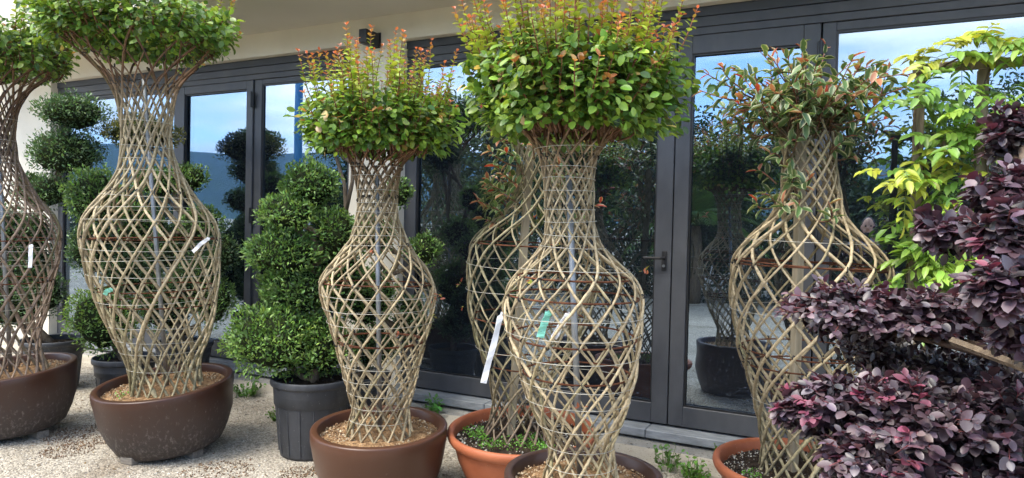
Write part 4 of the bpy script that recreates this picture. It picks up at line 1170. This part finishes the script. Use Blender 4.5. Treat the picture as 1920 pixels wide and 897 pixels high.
# ------------------------------------------------------------------ purple shrub in the right foreground
lor = thing('purple_shrub', 'purple-leaved shrub trained in flat tiers filling the right foreground', 'shrub', (0.36, 2.05, 0))
nursery_pot(lor, 0.36, 2.05, 0.30, 0.40)
PADS = [(-0.023, 2.309, 1.305, 0.168, 0.085), (0.182, 2.30, 1.305, 0.160, 0.090), (-0.13, 2.027, 1.056, 0.062, 0.055), (-0.026, 2.045, 1.081, 0.135, 0.095), (0.159, 2.048, 1.065, 0.165, 0.118), (0.33, 2.007, 1.080, 0.13, 0.118), (0.05, 1.936, 0.984, 0.129, 0.066),
        (0.262, 1.668, 1.430, 0.074, 0.080), (0.275, 1.722, 1.542, 0.071, 0.075), (0.186, 1.939, 1.55, 0.062, 0.058), (0.355, 2.251, 1.807, 0.070, 0.095), (0.290, 1.952, 1.639, 0.075, 0.050), (0.42, 2.0, 1.33, .14, .10), (0.46, 1.9, 1.55, .13, .12), (.50, 2.15, 1.08, .14, .12), (.33, 1.82, 1.33, .07, .05), (.15, 1.98, .945, .15, .06), (.33, 1.95, .945, .15, .07), (.26, 2.0, .86, .16, .07)]
Lv = Leaves(); tw = MB()
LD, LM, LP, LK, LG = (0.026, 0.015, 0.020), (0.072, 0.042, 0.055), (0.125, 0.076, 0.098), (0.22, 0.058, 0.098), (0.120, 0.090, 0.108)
hub = np.array([0.36, 2.05, 0.36])
tz = [np.array([0.36, 2.05, .34]), np.array([.40, 2.10, .7]), np.array([.37, 2.12, 1.0]), np.array([.42, 2.06, 1.3]), np.array([.38, 2.05, 1.55]), np.array([.37, 2.2, 1.78])]
T_ = MB(); tzz = np.array(tz); tt = np.linspace(0, 1, 30)
tzp = np.stack([np.interp(tt, np.linspace(0, 1, 6), tzz[:, j]) for j in range(3)], 1)
T_.tube(tzp, np.linspace(.032, .010, 30), np.repeat(np.array([[.13, .095, .07]]), 30, 0), sides=9)
for ip, (x, y, z, rx, rz) in enumerate(PADS):
    c = np.array([x, y, z]); S = np.array([rx, rx * 1.05, rz])
    k = np.argmin(np.abs(tzp[:, 2] - (z - .1))); s = tzp[k]
    e = c + np.array([0, 0, -rz * .4])
    T_.tube([s, (s * .5 + e * .5) + np.array([0, 0, .01]), e], [.012, .009, .006], np.repeat(np.array([[.13, .085, .06]]), 3, 0), sides=6)
    ntw = int(70 * (rx / .13) ** 2) + 16
    for _ in range(ntw):
        d = rand_dir(1)[0]; d[2] = abs(d[2]) * .9 - .25; d = unit(d)
        p0 = c + d * S * rng.uniform(.15, .45); p1 = c + d * S * rng.uniform(.85, 1.18) + np.array([0, 0, rng.normal(0, .012)])
        tcl = np.array([[.15, .075, .055], [.18, .07, .06], [.22, .06, .07]])
        tw.tube([p0, (p0 + p1) / 2 + rng.normal(0, .006, 3), p1], [.0022, .0018, .0012], tcl, sides=4, cap=False)
        tg = unit(p1 - p0); a0 = rng.random() * 6.28; u0 = unit(np.cross(tg, [.2, .3, .95])); v0 = np.cross(tg, u0)
        nl = rng.integers(8, 13); hue = rng.random()
        for kk in range(nl):
            t_ = .15 + .9 * (kk + .5) / nl
            p = p0 * (1 - t_) + p1 * t_; a0 += 2.6 + rng.normal(0, .4)
            side = u0 * math.cos(a0) + v0 * math.sin(a0) * .5
            dd = unit(side + tg * (.5 + .4 * (t_ > .8)) + rng.normal(0, .2, 3) + np.array([0, 0, -.12]))
            nn = unit(np.array([0, 0, 1.0]) + d * .55 + rng.normal(0, .28, 3))
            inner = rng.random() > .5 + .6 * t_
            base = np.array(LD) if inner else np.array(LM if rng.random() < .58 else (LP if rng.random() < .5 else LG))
            if t_ > .7 and hue > .84 and (ip in (3, 4, 6, 5, 2, 7, 8)):
                base = np.array(LK) * rng.uniform(.6, 1.1)
            sz = .036 * rng.uniform(.7, 1.15) * (1 - .3 * (t_ > .9))
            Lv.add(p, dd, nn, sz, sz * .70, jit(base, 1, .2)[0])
# inner leaves with shade put into their dark colour, filling tiers and gaps
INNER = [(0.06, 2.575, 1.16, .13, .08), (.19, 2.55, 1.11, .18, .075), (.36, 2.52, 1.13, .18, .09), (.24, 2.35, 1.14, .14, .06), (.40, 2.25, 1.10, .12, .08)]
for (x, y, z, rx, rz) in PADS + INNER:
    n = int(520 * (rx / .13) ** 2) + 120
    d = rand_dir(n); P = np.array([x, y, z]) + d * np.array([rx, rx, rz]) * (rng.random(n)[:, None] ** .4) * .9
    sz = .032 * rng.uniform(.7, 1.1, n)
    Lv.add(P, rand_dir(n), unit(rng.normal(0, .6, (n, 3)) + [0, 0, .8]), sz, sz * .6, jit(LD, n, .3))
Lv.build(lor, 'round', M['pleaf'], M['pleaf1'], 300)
tw.build('shoots', M['bark'], lor, smooth=True, kind='stuff')
T_.build('trunk', M['bark'], lor, smooth=True)
# the training batten that holds the tiers out
q = MB(); a = np.array([0.215, 2.05, 1.283]); b = np.array([0.52, 1.70, 1.212])
q.tube([a, (a + b) / 2, b], 0.0105, sides=4); q.build('batten', M['bark_dark'], lor)

# ------------------------------------------------------------------ tags
def ribbon(name, label, cat, pts, wdt, ma, parent=None, twist=0.0, ink=False):
    pts = np.array(pts, float); n = 14; ix = np.linspace(0, 1, len(pts)); tt = np.linspace(0, 1, n)
    P = np.stack([np.interp(tt, ix, pts[:, j]) for j in range(3)], 1)
    T2 = unit(np.gradient(P, axis=0))
    V = []; F = []
    for i in range(n):
        a = twist * tt[i] + .35 * math.sin(3.1 * tt[i] + 1) + .22 * math.sin(17 * tt[i] + 2)
        sidev = unit(np.cross(T2[i], -FH)); nv = np.cross(sidev, T2[i])
        ww = wdt * (1 if tt[i] > .12 else .35)
        s_ = sidev * math.cos(a) + nv * math.sin(a); k_ = np.cross(s_, T2[i]) * .0008
        bow = -np.cross(s_, T2[i]) * .002
        V += [P[i] - s_ * ww / 2 + k_, P[i] + s_ * ww / 2 + k_, P[i] + s_ * ww / 2 - k_, P[i] - s_ * ww / 2 - k_]
    for i in range(n - 1):
        for k in range(4):
            F.append((i * 4 + k, i * 4 + (k + 1) % 4, (i + 1) * 4 + (k + 1) % 4, (i + 1) * 4 + k))
    F += [(3, 2, 1, 0), tuple((n - 1) * 4 + k for k in range(4))]
    o_ = obj(name, V, F, ma); tag(o_, label, cat, 'plastic tags tied to the vases')
    return o_
ribbon('plant_tag', 'long white plastic strip hanging off the left side of the frontmost vase', 'tag', [(-1.318, 2.555, 1.185), (-1.325, 2.545, 1.15), (-1.345, 2.545, 1.06), (-1.372, 2.535, .95), (-1.385, 2.53, .885)], .026, M['tag_white'], twist=.5)
ribbon('plant_tag', 'mint green plastic tag on the belly of the frontmost vase', 'tag', [(-1.085, 2.515, 1.215), (-1.092, 2.505, 1.19), (-1.105, 2.50, 1.15), (-1.118, 2.50, 1.105)], .030, M['tag_green'], twist=.4)
tg_ = ribbon('plant_tag', 'white and blue plastic tag on the belly of the frontmost vase', 'tag', [(-1.005, 2.53, 1.21), (-1.02, 2.525, 1.19), (-1.045, 2.52, 1.145), (-1.068, 2.52, 1.105)], .026, M['tag_white'], twist=.3)
V0 = np.array([(-1.066, 2.5145, 1.107), (-1.052, 2.5165, 1.122), (-1.060, 2.5165, 1.130), (-1.074, 2.5145, 1.115)])
obj('printed_stripe', np.vstack([V0, V0 + [0, .0006, 0]]), [(0, 1, 2, 3), (7, 6, 5, 4), (0, 4, 5, 1), (1, 5, 6, 2), (2, 6, 7, 3), (3, 7, 4, 0)], M['ink_blue'], tg_)
ribbon('plant_tag', 'white plastic tag on the right shoulder of the wide-bellied vase', 'tag', [(-3.575, 2.985, 1.425), (-3.59, 2.975, 1.415), (-3.635, 2.965, 1.385), (-3.69, 2.955, 1.335)], .022, M['tag_white'], twist=.3)
ribbon('plant_tag', 'mint green tag knotted on the left flank of the wide-bellied vase', 'tag', [(-4.02, 2.66, 1.105), (-4.035, 2.655, 1.10), (-4.065, 2.65, 1.09), (-4.095, 2.66, 1.065)], .026, M['tag_green'], twist=.6)
ribbon('plant_tag', 'white plastic tag on the leftmost greyish vase', 'tag', [(-4.93, 2.70, 1.345), (-4.928, 2.69, 1.33), (-4.92, 2.685, 1.27), (-4.925, 2.685, 1.19)], .024, M['tag_white'], twist=.5)

# ------------------------------------------------------------------ weeds at the edge of the concrete
def weed(label, x, y, z0, rad, h, n, leaf, col):
    root = thing('weed', label, 'weed', (x, y, z0), 'weeds along the concrete edge')
    Lv = Leaves(); st = MB()
    for i in range(n):
        a = rng.random() * 6.28; r_ = rad * math.sqrt(rng.random())
        b = np.array([x + r_ * .35 * math.cos(a), y + r_ * .35 * math.sin(a), z0]); e = np.array([x + r_ * math.cos(a), y + r_ * math.sin(a), z0 + h * rng.uniform(.4, 1)])
        st.tube([b, (b + e) / 2 + rng.normal(0, .006, 3), e], [.0022, .0018, .001], np.array([[.16, .24, .06]] * 3), sides=4, cap=False)
        for k in range(7):
            t_ = .25 + .75 * k / 6; p = b * (1 - t_) + e * t_
            d = unit(rng.normal(0, 1, 3) + [0, 0, .2]); L_ = leaf * rng.uniform(.6, 1.1)
            Lv.add(p, d, unit(rng.normal(0, .35, 3) + [0, 0, 1]), L_, L_ * .6, jit(col, 1, .2)[0])
    Lv.build(root, 'oval', M['leaf'], None, 0, 'foliage')
    st.build('stem', M['bark'], root, smooth=True)
weed('leafy weed on the gravel right of the tilted brown pot', -4.72, 4.34, .0, .15, .17, 20, .042, (0.10, 0.23, 0.035))
weed('low weed patch beside the foot of the ribbed black pot', -3.96, 3.95, .0, .10, .10, 18, .026, (0.12, 0.24, 0.04))
weed('three-leaved weed in the concrete left of the terracotta bowl', -2.90, 4.55, .05, .10, .15, 9, .055, (0.09, 0.25, 0.05))
weed('straggly upright weed between the frontmost pot and the right terracotta bowl', -1.06, 4.40, .0, .11, .20, 12, .042, (0.12, 0.24, 0.05))
weed('bushy green weed touching the left rim of the right terracotta bowl', -.86, 4.30, .0, .11, .15, 24, .034, (0.13, 0.30, 0.04))
weed('small weed under the leftmost bushes by the brown pots', -4.95, 3.62, .0, .10, .09, 14, .022, (0.10, 0.22, 0.04))
weed('tiny weed at the sill behind the right terracotta bowl', -.80, 4.66, .085, .03, .06, 5, .02, (0.10, 0.24, 0.04))

# ------------------------------------------------------------------ loose gravel and leaf litter
n = 30000
X = rng.uniform(-7.0, -0.2, n); Y = rng.uniform(1.9, 4.42, n)
tv = np.array([(1, 0, 0), (-1, 0, 0), (0, 1, 0), (0, -1, 0), (0, 0, .7), (0, 0, -.7)], float)
tf = np.array([(0, 2, 4), (2, 1, 4), (1, 3, 4), (3, 0, 4), (2, 0, 5), (1, 2, 5), (3, 1, 5), (0, 3, 5)])
s = rng.uniform(.0024, .0060, n) * np.where(rng.random(n) < .06, rng.uniform(1.4, 2.4, n), 1)
Q = leaf_frames(rand_dir(n), rand_dir(n))
V = np.stack([X, Y, np.full(n, .001)], 1)[:, None] + np.einsum('nij,nkj->nki', Q, tv[None] * s[:, None, None] * rng.uniform(.6, 1.4, (n, 1, 3)))
GC = np.array([(0.55, 0.50, 0.41), (0.44, 0.38, 0.29), (0.66, 0.62, 0.54), (0.32, 0.27, 0.21), (0.50, 0.42, 0.31), (0.24, 0.21, 0.18)])
cols = GC[rng.integers(0, 6, n)] * rng.uniform(.8, 1.2, (n, 1))
for cx_, cy_, R_, n_ in ((-4.80, 3.05, .30, 900), (-4.60, 2.75, .16, 300), (-3.45, 2.95, .22, 350), (-3.02, 3.2, .12, 200), (-1.75, 2.95, .18, 250), (-2.75, 3.70, .2, 250)):
    g_ = granules(cx_, cy_, .004, R_, n_, [(0.20, 0.12, 0.07), (0.12, 0.07, 0.04), (0.30, 0.20, 0.12)], None, 'spilled_soil', s0=.0025, s1=.007)
    tag(g_, 'brown compost spilled on the gravel beside the pots', 'soil', 'patches of spilled compost')
o = obj('gravel', V.reshape(-1, 3), (tf[None] + (np.arange(n) * 6)[:, None, None]).reshape(-1, 3), M['bark'], None, np.repeat(cols, 6, 0), None, False, 'stuff')
tag(o, 'loose pale gravel scattered over the yard', 'gravel')
Lv = Leaves(); n = 420
P = np.stack([rng.uniform(-6, -.6, n), rng.uniform(2.4, 4.6, n), np.zeros(n)], 1); P[:, 2] = np.where(P[:, 1] > 4.4, .075, .008)
Lv.add(P, unit(rng.normal(0, 1, (n, 3)) * [1, 1, .15]), unit(rng.normal(0, .3, (n, 3)) + [0, 0, 1]), rng.uniform(.008, .030, n), rng.uniform(.005, .018, n), jit((0.15, 0.085, 0.04), n, .4))
o = Lv.build(None, 'oval', M['leaf'], None, 0, 'leaf_litter'); tag(o, 'brown dry leaf bits strewn on gravel and concrete', 'litter')

# ------------------------------------------------------------------ the yard behind the camera (seen only mirrored in the glazing)
def far_tree(label, x, y, h, cw, cb, col, n=2200, leaf=.11, trunk=.12, name='tree', shape='oval', thin=1.0):
    root = thing(name, label, 'tree', (x, y, 0), 'trees across the yard')
    tr = MB(); top = np.array([x + rng.normal(0, .15), y + rng.normal(0, .15), h * .8])
    tr.tube([(x, y, 0), (x * .7 + top[0] * .3, y * .7 + top[1] * .3, h * .35), top], [trunk, trunk * .75, trunk * .25], sides=8)
    Lv = Leaves(); nb = 16
    for i in range(nb):
        a = rng.random() * 6.28; u = rng.random()
        zc = cb + (h - cb) * (.12 + .80 * u); wr = cw * math.sin(math.pi * (.18 + .72 * u)) * rng.uniform(.35, .85)
        c = np.array([x + wr * math.cos(a), y + wr * math.sin(a), zc])
        zs = max(cb * .6, zc - .6); tr.tube([(x, y, zs), (np.array([x, y, zs]) + c) / 2 + np.array([0, 0, .1]), c], [trunk * .4, trunk * .3, trunk * .12], sides=6)
        k = n // nb; d = rand_dir(k) * (rng.random(k)[:, None] ** .45)
        S = np.array([cw * .42, cw * .42, (h - cb) * .20])
        P = c + d * S
        f = np.clip(.55 + .5 * d[:, 2:3], .3, 1.0)
        Lv.add(P, unit(rand_dir(k) + [0, 0, -.15]), unit(rng.normal(0, .6, (k, 3)) + [0, 0, .6]), leaf * rng.uniform(.6, 1.2, k), leaf * .45 * rng.uniform(.7, 1.2, k) * thin, jit(col, k, .25))
    tr.build('trunk', M['bark_dark'], root, smooth=True)
    Lv.build(root, 'rhomb', M['far_leaf'], None, 0, 'crown')
    return root
TG, TD, TO, TB = (0.050, 0.095, 0.022), (0.026, 0.055, 0.018), (0.13, 0.17, 0.075), (0.085, 0.15, 0.04)
specs = [(1.2, -6.6, 3.0, 1.6, .3, TD, 'low dark broadleaf tree behind the photographer'), (3.6, -7.2, 3.6, 1.8, .4, TG, 'rounded green tree right of the photographer'), (6.4, -6.6, 4.2, 2.0, .4, TD, 'dense dark tree at the yard corner'), (-0.9, -7.0, 3.0, 1.6, .3, TG, 'small green tree left of the photographer'),
         (-2.6, -7.6, 3.6, 1.7, .4, TD, 'dark tree behind the palm across the yard'), (-4.6, -6.6, 4.2, 1.7, .3, TD, 'dark green tree left of the palm'), (-6.2, -5.6, 4.4, 1.5, .2, TB, 'tall light green tree across the yard'), (-7.6, -4.6, 5.0, 1.5, .1, TO, 'olive-grey willow-leaved tree across the yard'), (-9.0, -4.2, 4.8, 1.4, .1, TO, 'second olive-grey tree, towards the blue post'),
         (3.0, -11.0, 5.2, 2.6, 1.0, TG, 'taller green tree of the rear row'), (-5.0, -12.0, 5.2, 2.6, 1.0, TD, 'taller dark tree of the rear row'), (-12.0, -5.6, 3.4, 1.4, .2, TD, 'low dark bush-like tree near the blue post'), (-21.0, -4.5, 2.4, 1.8, .2, TD, 'broad low tree beyond the blue post'), (-25.0, -1.5, 5.6, 2.2, .3, TG, 'green tree at the far left of the yard'), (-29.0, 1.0, 7.0, 2.8, .5, TD, 'big dark tree at the far left of the yard'),
         (9.5, -5.0, 5.0, 2.2, .4, TD, 'dark tree at the right end of the yard')]
for x, y, h, cw, cb, cl, lb in specs:
    far_tree(lb, x, y, h, cw, cb, cl, n=5600, leaf=.17 if cl is not TO else .20, thin=.5 if cl is TO else 1.1)
# clipped hedge-like nursery rows between the trees
def nursery_row(label, x0, x1, y, h, col):
    Lv = Leaves(); n = int((x1 - x0) * 2200)
    P = np.stack([rng.uniform(x0, x1, n), y + rng.normal(0, .35, n), h * rng.random(n) ** .7 * (1 + .15 * np.sin(rng.uniform(0, 6.28, n)))], 1)
    P[:, 2] *= 1 + .22 * np.sin(P[:, 0] * 1.9) + .12 * np.sin(P[:, 0] * 5.1)
    Lv.add(P, rand_dir(n), unit(rng.normal(0, .6, (n, 3)) + [0, 0, .7]), rng.uniform(.06, .13, n), rng.uniform(.03, .06, n), jit(col, n, .3))
    o = Lv.build(None, 'rhomb', M['far_leaf'], None, 0, 'undergrowth'); tag(o, label, 'undergrowth')
nursery_row('dense dark undergrowth below the trees across the yard', -9.5, 11, -5.7, 1.5, TD)
nursery_row('low dark shrubs along the far left of the yard', -30, -10, -4.6, 1.0, TD)
# palm
palm = thing('palm_tree', 'feather palm with arching fronds across the yard', 'palm', (-3.1, -5.0, 0), 'trees across the yard')
mb = MB(); mb.tube([(-3.1, -5.0, 0), (-3.1, -5.0, .8), (-3.1, -5.0, 1.6)], [.17, .20, .13], sides=10); mb.build('trunk', M['bark_dark'], palm, smooth=True)
for i in range(22):
    a = 6.28 * i / 22 + rng.normal(0, .1); el = rng.uniform(.25, 1.25); L0 = rng.uniform(1.6, 2.2)
    Lv = Leaves(); tt = np.linspace(0, 1, 26)
    hd = np.array([math.cos(a), math.sin(a), 0])
    P = np.array([-3.1, -5.0, 1.6]) + hd * (L0 * tt * math.cos(el))[:, None] + np.array([0, 0, 1.0]) * (L0 * tt * math.sin(el) - L0 * .75 * tt ** 2.2 * math.cos(el))[:, None]
    T2 = unit(np.gradient(P, axis=0))
    for k in range(2, 26):
        sv = unit(np.cross(T2[k], [0, 0, 1.0]))
        for s_ in (1, -1):
            Lv.add(P[k], unit(sv * s_ + T2[k] * .8 + np.array([0, 0, -.2])), np.array([0, 0, 1.0]) + rng.normal(0, .2, 3), .34 * math.sin(math.pi * (.12 + .85 * tt[k])) + .06, .03, jit((0.075, 0.15, 0.035), 1, .15)[0])
    o_ = Lv.build(palm, 'rhomb', M['far_leaf'], None, 0, 'frond')
    mb = MB(); mb.tube(P, np.linspace(.016, .004, 26), np.repeat(np.array([[.12, .16, .05]]), 26, 0), sides=5); mb.build('rachis', M['bark'], o_, smooth=True)
# blue post
M['blue'] = surf('blue_paint', (0.03, 0.16, 0.36), (0.045, 0.21, 0.43), 3, 0.5, 0.05, 60)
bp = thing('blue_post', 'tall round blue steel post at the yard edge', 'post', (-14.9, -5.8, 0))
mb = MB(); mb.tube([(-14.9, -5.8, .02), (-14.9, -5.8, 4), (-14.9, -5.8, 8.0)], [.125, .12, .11], sides=16); mb.build('shaft', M['blue'], bp, smooth=True)
mb = MB(); mb.box(-15.12, -14.68, -6.02, -5.58, 0, .03, bev=.004); mb.build('base_plate', M['blue'], bp)
mb = MB(); mb.tube([(-14.9, -5.8, 8.0), (-14.9, -5.8, 8.05)], [.13, .10], sides=16); mb.build('cap', M['blue'], bp)
# wooded hill
M['hill'] = surf('wooded_hill', (0.020, 0.040, 0.016), (0.050, 0.080, 0.030), .004, 0.95, 0.6, .02, bdist=6.0, spec=0.05)
V = []; F = []; na, nr = 90, 9
for i in range(na):
    az = math.radians(150 + 140 * i / (na - 1))        # clockwise from +Y, sweeping behind and to the left
    for k in range(nr):
        rr = 1000 + 60 * k
        hh = 146 * math.sin(math.pi / 2 * k / (nr - 1)) * (1 + .05 * math.sin(az * 9) + .03 * math.sin(az * 23 + 1)) * (.75 + .25 * math.sin((az - 2.6) * 1.6))
        V.append((rr * math.sin(az), rr * math.cos(az), hh - 2))
    V.append((1600 * math.sin(az), 1600 * math.cos(az), -4))
for i in range(na - 1):
    for k in range(nr):
        a = i * (nr + 1) + k
        F.append((a, a + nr + 1, a + nr + 2, a + 1))
hl = obj('hill', V, F, M['hill'], smooth=True); hl['kind'] = 'structure'

# ------------------------------------------------------------------ the photographer, mirrored in the right pane
def blob(parts, name, ma, parent, voxel):
    mb = MB()
    for kind, *a in parts:
        if kind == 't':
            mb.tube(a[0], a[1], sides=14)
        else:
            c, r_ = np.array(a[0]), np.array(a[1]); k1, k2 = 12, 16; vv = [c + [0, 0, r_[2]]]
            for i in range(1, k1):
                t_ = math.pi * i / k1
                vv += [c + r_ * np.array([math.sin(t_) * math.cos(2 * math.pi * j / k2), math.sin(t_) * math.sin(2 * math.pi * j / k2), math.cos(t_)]) for j in range(k2)]
            vv.append(c - [0, 0, r_[2]])
            ff = [(0, 1 + j, 1 + (j + 1) % k2) for j in range(k2)]
            for i in range(k1 - 2):
                for j in range(k2):
                    p_, q_ = 1 + i * k2 + j, 1 + i * k2 + (j + 1) % k2
                    ff.append((p_, p_ + k2, q_ + k2, q_))
            e = len(vv) - 1; s0 = 1 + (k1 - 2) * k2
            ff += [(e, s0 + (j + 1) % k2, s0 + j) for j in range(k2)]
            mb.add(vv, ff)
    o_ = mb.build(name, ma, parent, smooth=True)
    r_ = o_.modifiers.new('remesh', 'REMESH'); r_.mode = 'VOXEL'; r_.voxel_size = voxel; r_.use_smooth_shade = True
    s_ = o_.modifiers.new('smooth', 'SMOOTH'); s_.iterations = 4; s_.factor = .5
    return o_
SK = surf('skin', (0.48, 0.27, 0.19), (0.56, 0.33, 0.24), 12, .5, .05, 80)
SH = surf('blue_shirt', (0.07, 0.11, 0.22), (0.22, 0.27, 0.38), 28, .85, .2, 200, stretch=(1, 1, .2))
TR = surf('dark_trousers', (0.03, 0.035, 0.05), (0.05, 0.055, 0.075), 20, .85, .2, 200)
HR = surf('dark_hair', (0.02, 0.015, 0.011), (0.045, 0.032, 0.022), 80, .6, .5, 200)
px, py = 0.10, -0.36
man = thing('person', 'man in a blue shirt taking the photograph, mirrored in the right pane', 'person', (px, py, 0))
body = [('e', (px, py, 1.625), (.075, .092, .118)), ('e', (px, py + .035, 1.575), (.058, .062, .07)), ('e', (px, py + .095, 1.605), (.014, .022, .026)),
        ('e', (px - .078, py - .005, 1.61), (.012, .022, .032)), ('e', (px + .078, py - .005, 1.61), (.012, .022, .032)), ('t', [(px, py - .015, 1.42), (px, py - .005, 1.56)], [.062, .056]),
        ('e', (px, py, 1.28), (.17, .105, .20)), ('e', (px, py, 1.02), (.15, .10, .16)), ('t', [(px - .17, py, 1.40), (px + .17, py, 1.40)], [.055, .055])]
for s_ in (-1, 1):
    sh_ = (px + s_ * .19, py, 1.39); el_ = (px + s_ * .23, py + .10, 1.14); wr_ = (px + s_ * .085, py + .27, 1.44)
    body += [('t', [sh_, el_], [.052, .042]), ('t', [el_, wr_], [.042, .029])]
    hx = px + s_ * .078 - .03 * 0; hy = py + .30
    body += [('e', (hx, hy, 1.475), (.018, .030, .042))]
    for kf, lf in enumerate((.060, .068, .064, .052)):
        zf = 1.505 - .017 * kf
        body += [('t', [(hx, hy + .012, zf), (hx - s_ * .010, hy + .028, zf + .006), (hx - s_ * (lf - .02), hy + .026, zf + .004)], [.0088, .0084, .007])]
    body += [('t', [(hx, hy - .018, 1.45), (hx - s_ * .02, hy - .004, 1.47), (hx - s_ * .042, hy - .002, 1.482)], [.011, .010, .008])]
    body += [('t', [(px + s_ * .09, py, .98), (px + s_ * .10, py + .012, .52), (px + s_ * .105, py - .01, .09)], [.088, .058, .04]), ('t', [(px + s_ * .105, py - .05, .045), (px + s_ * .115, py + .16, .035)], [.045, .032])]
blob(body, 'body', SK, man, .0075)
shirt = [('e', (px, py, 1.28), (.186, .120, .215)), ('e', (px, py, 1.04), (.168, .115, .15)), ('t', [(px - .17, py, 1.395), (px + .17, py, 1.395)], [.068, .068])]
for s_ in (-1, 1):
    shirt += [('t', [(px + s_ * .185, py, 1.395), (px + s_ * .218, py + .065, 1.225)], [.068, .060])]
blob(shirt, 'shirt', SH, man, .014)
tro = [('e', (px, py, .98), (.165, .118, .11))]
for s_ in (-1, 1):
    tro += [('t', [(px + s_ * .09, py, .96), (px + s_ * .10, py + .012, .52), (px + s_ * .105, py - .008, .09)], [.104, .076, .066])]
blob(tro, 'trousers', TR, man, .014)
blob([('e', (px, py - .022, 1.652), (.082, .088, .102))], 'hair', HR, man, .01)
blob([('t', [(px + .105, py - .055, .045), (px + .115, py + .175, .04)], [.055, .042])], 'shoe', TR, man, .012)
blob([('t', [(px - .105, py - .055, .045), (px - .115, py + .175, .04)], [.055, .042])], 'shoe', TR, man, .012)
for s_ in (-1, 1):
    mb = MB(); mb.tube([(px + s_ * .030, py + .078, 1.632), (px + s_ * .030, py + .089, 1.632)], [.012, .009], sides=8); mb.build('eye', M['tie'], man)
mb = MB(); mb.tube([(px - .024, py + .092, 1.553), (px, py + .098, 1.552), (px + .024, py + .092, 1.553)], [.004, .006, .004], sides=6); mb.build('mouth', SK, man)
ph = thing('phone', 'black phone held up in both hands by the man', 'phone', (0, -.035, 1.50))
mb = MB(); mb.box(-.045, .125, -.046, -.038, 1.47, 1.548, bev=.003); mb.build('case', M['black_metal'], ph)
mb = MB(); mb.box(-.040, .120, -.0465, -.0462, 1.475, 1.543); mb.build('screen', M['black_metal'], ph)

# ------------------------------------------------------------------ air
mm, t = mat('haze'); L = t.links.new
pv = nd(t, 'ShaderNodeVolumePrincipled'); pv.inputs['Color'].default_value = (0.34, 0.60, 1.0, 1); pv.inputs['Density'].default_value = 0.00034
o = nd(t, 'ShaderNodeOutputMaterial'); L(pv.outputs[0], o.inputs['Volume'])
mb = MB(); mb.box(-1750, 1750, -1750, 1750, -6.0, 165.0)
hz = mb.build('haze', mm); hz['kind'] = 'stuff'; tag(hz, 'thin bluish air over the yard and hills', 'haze')
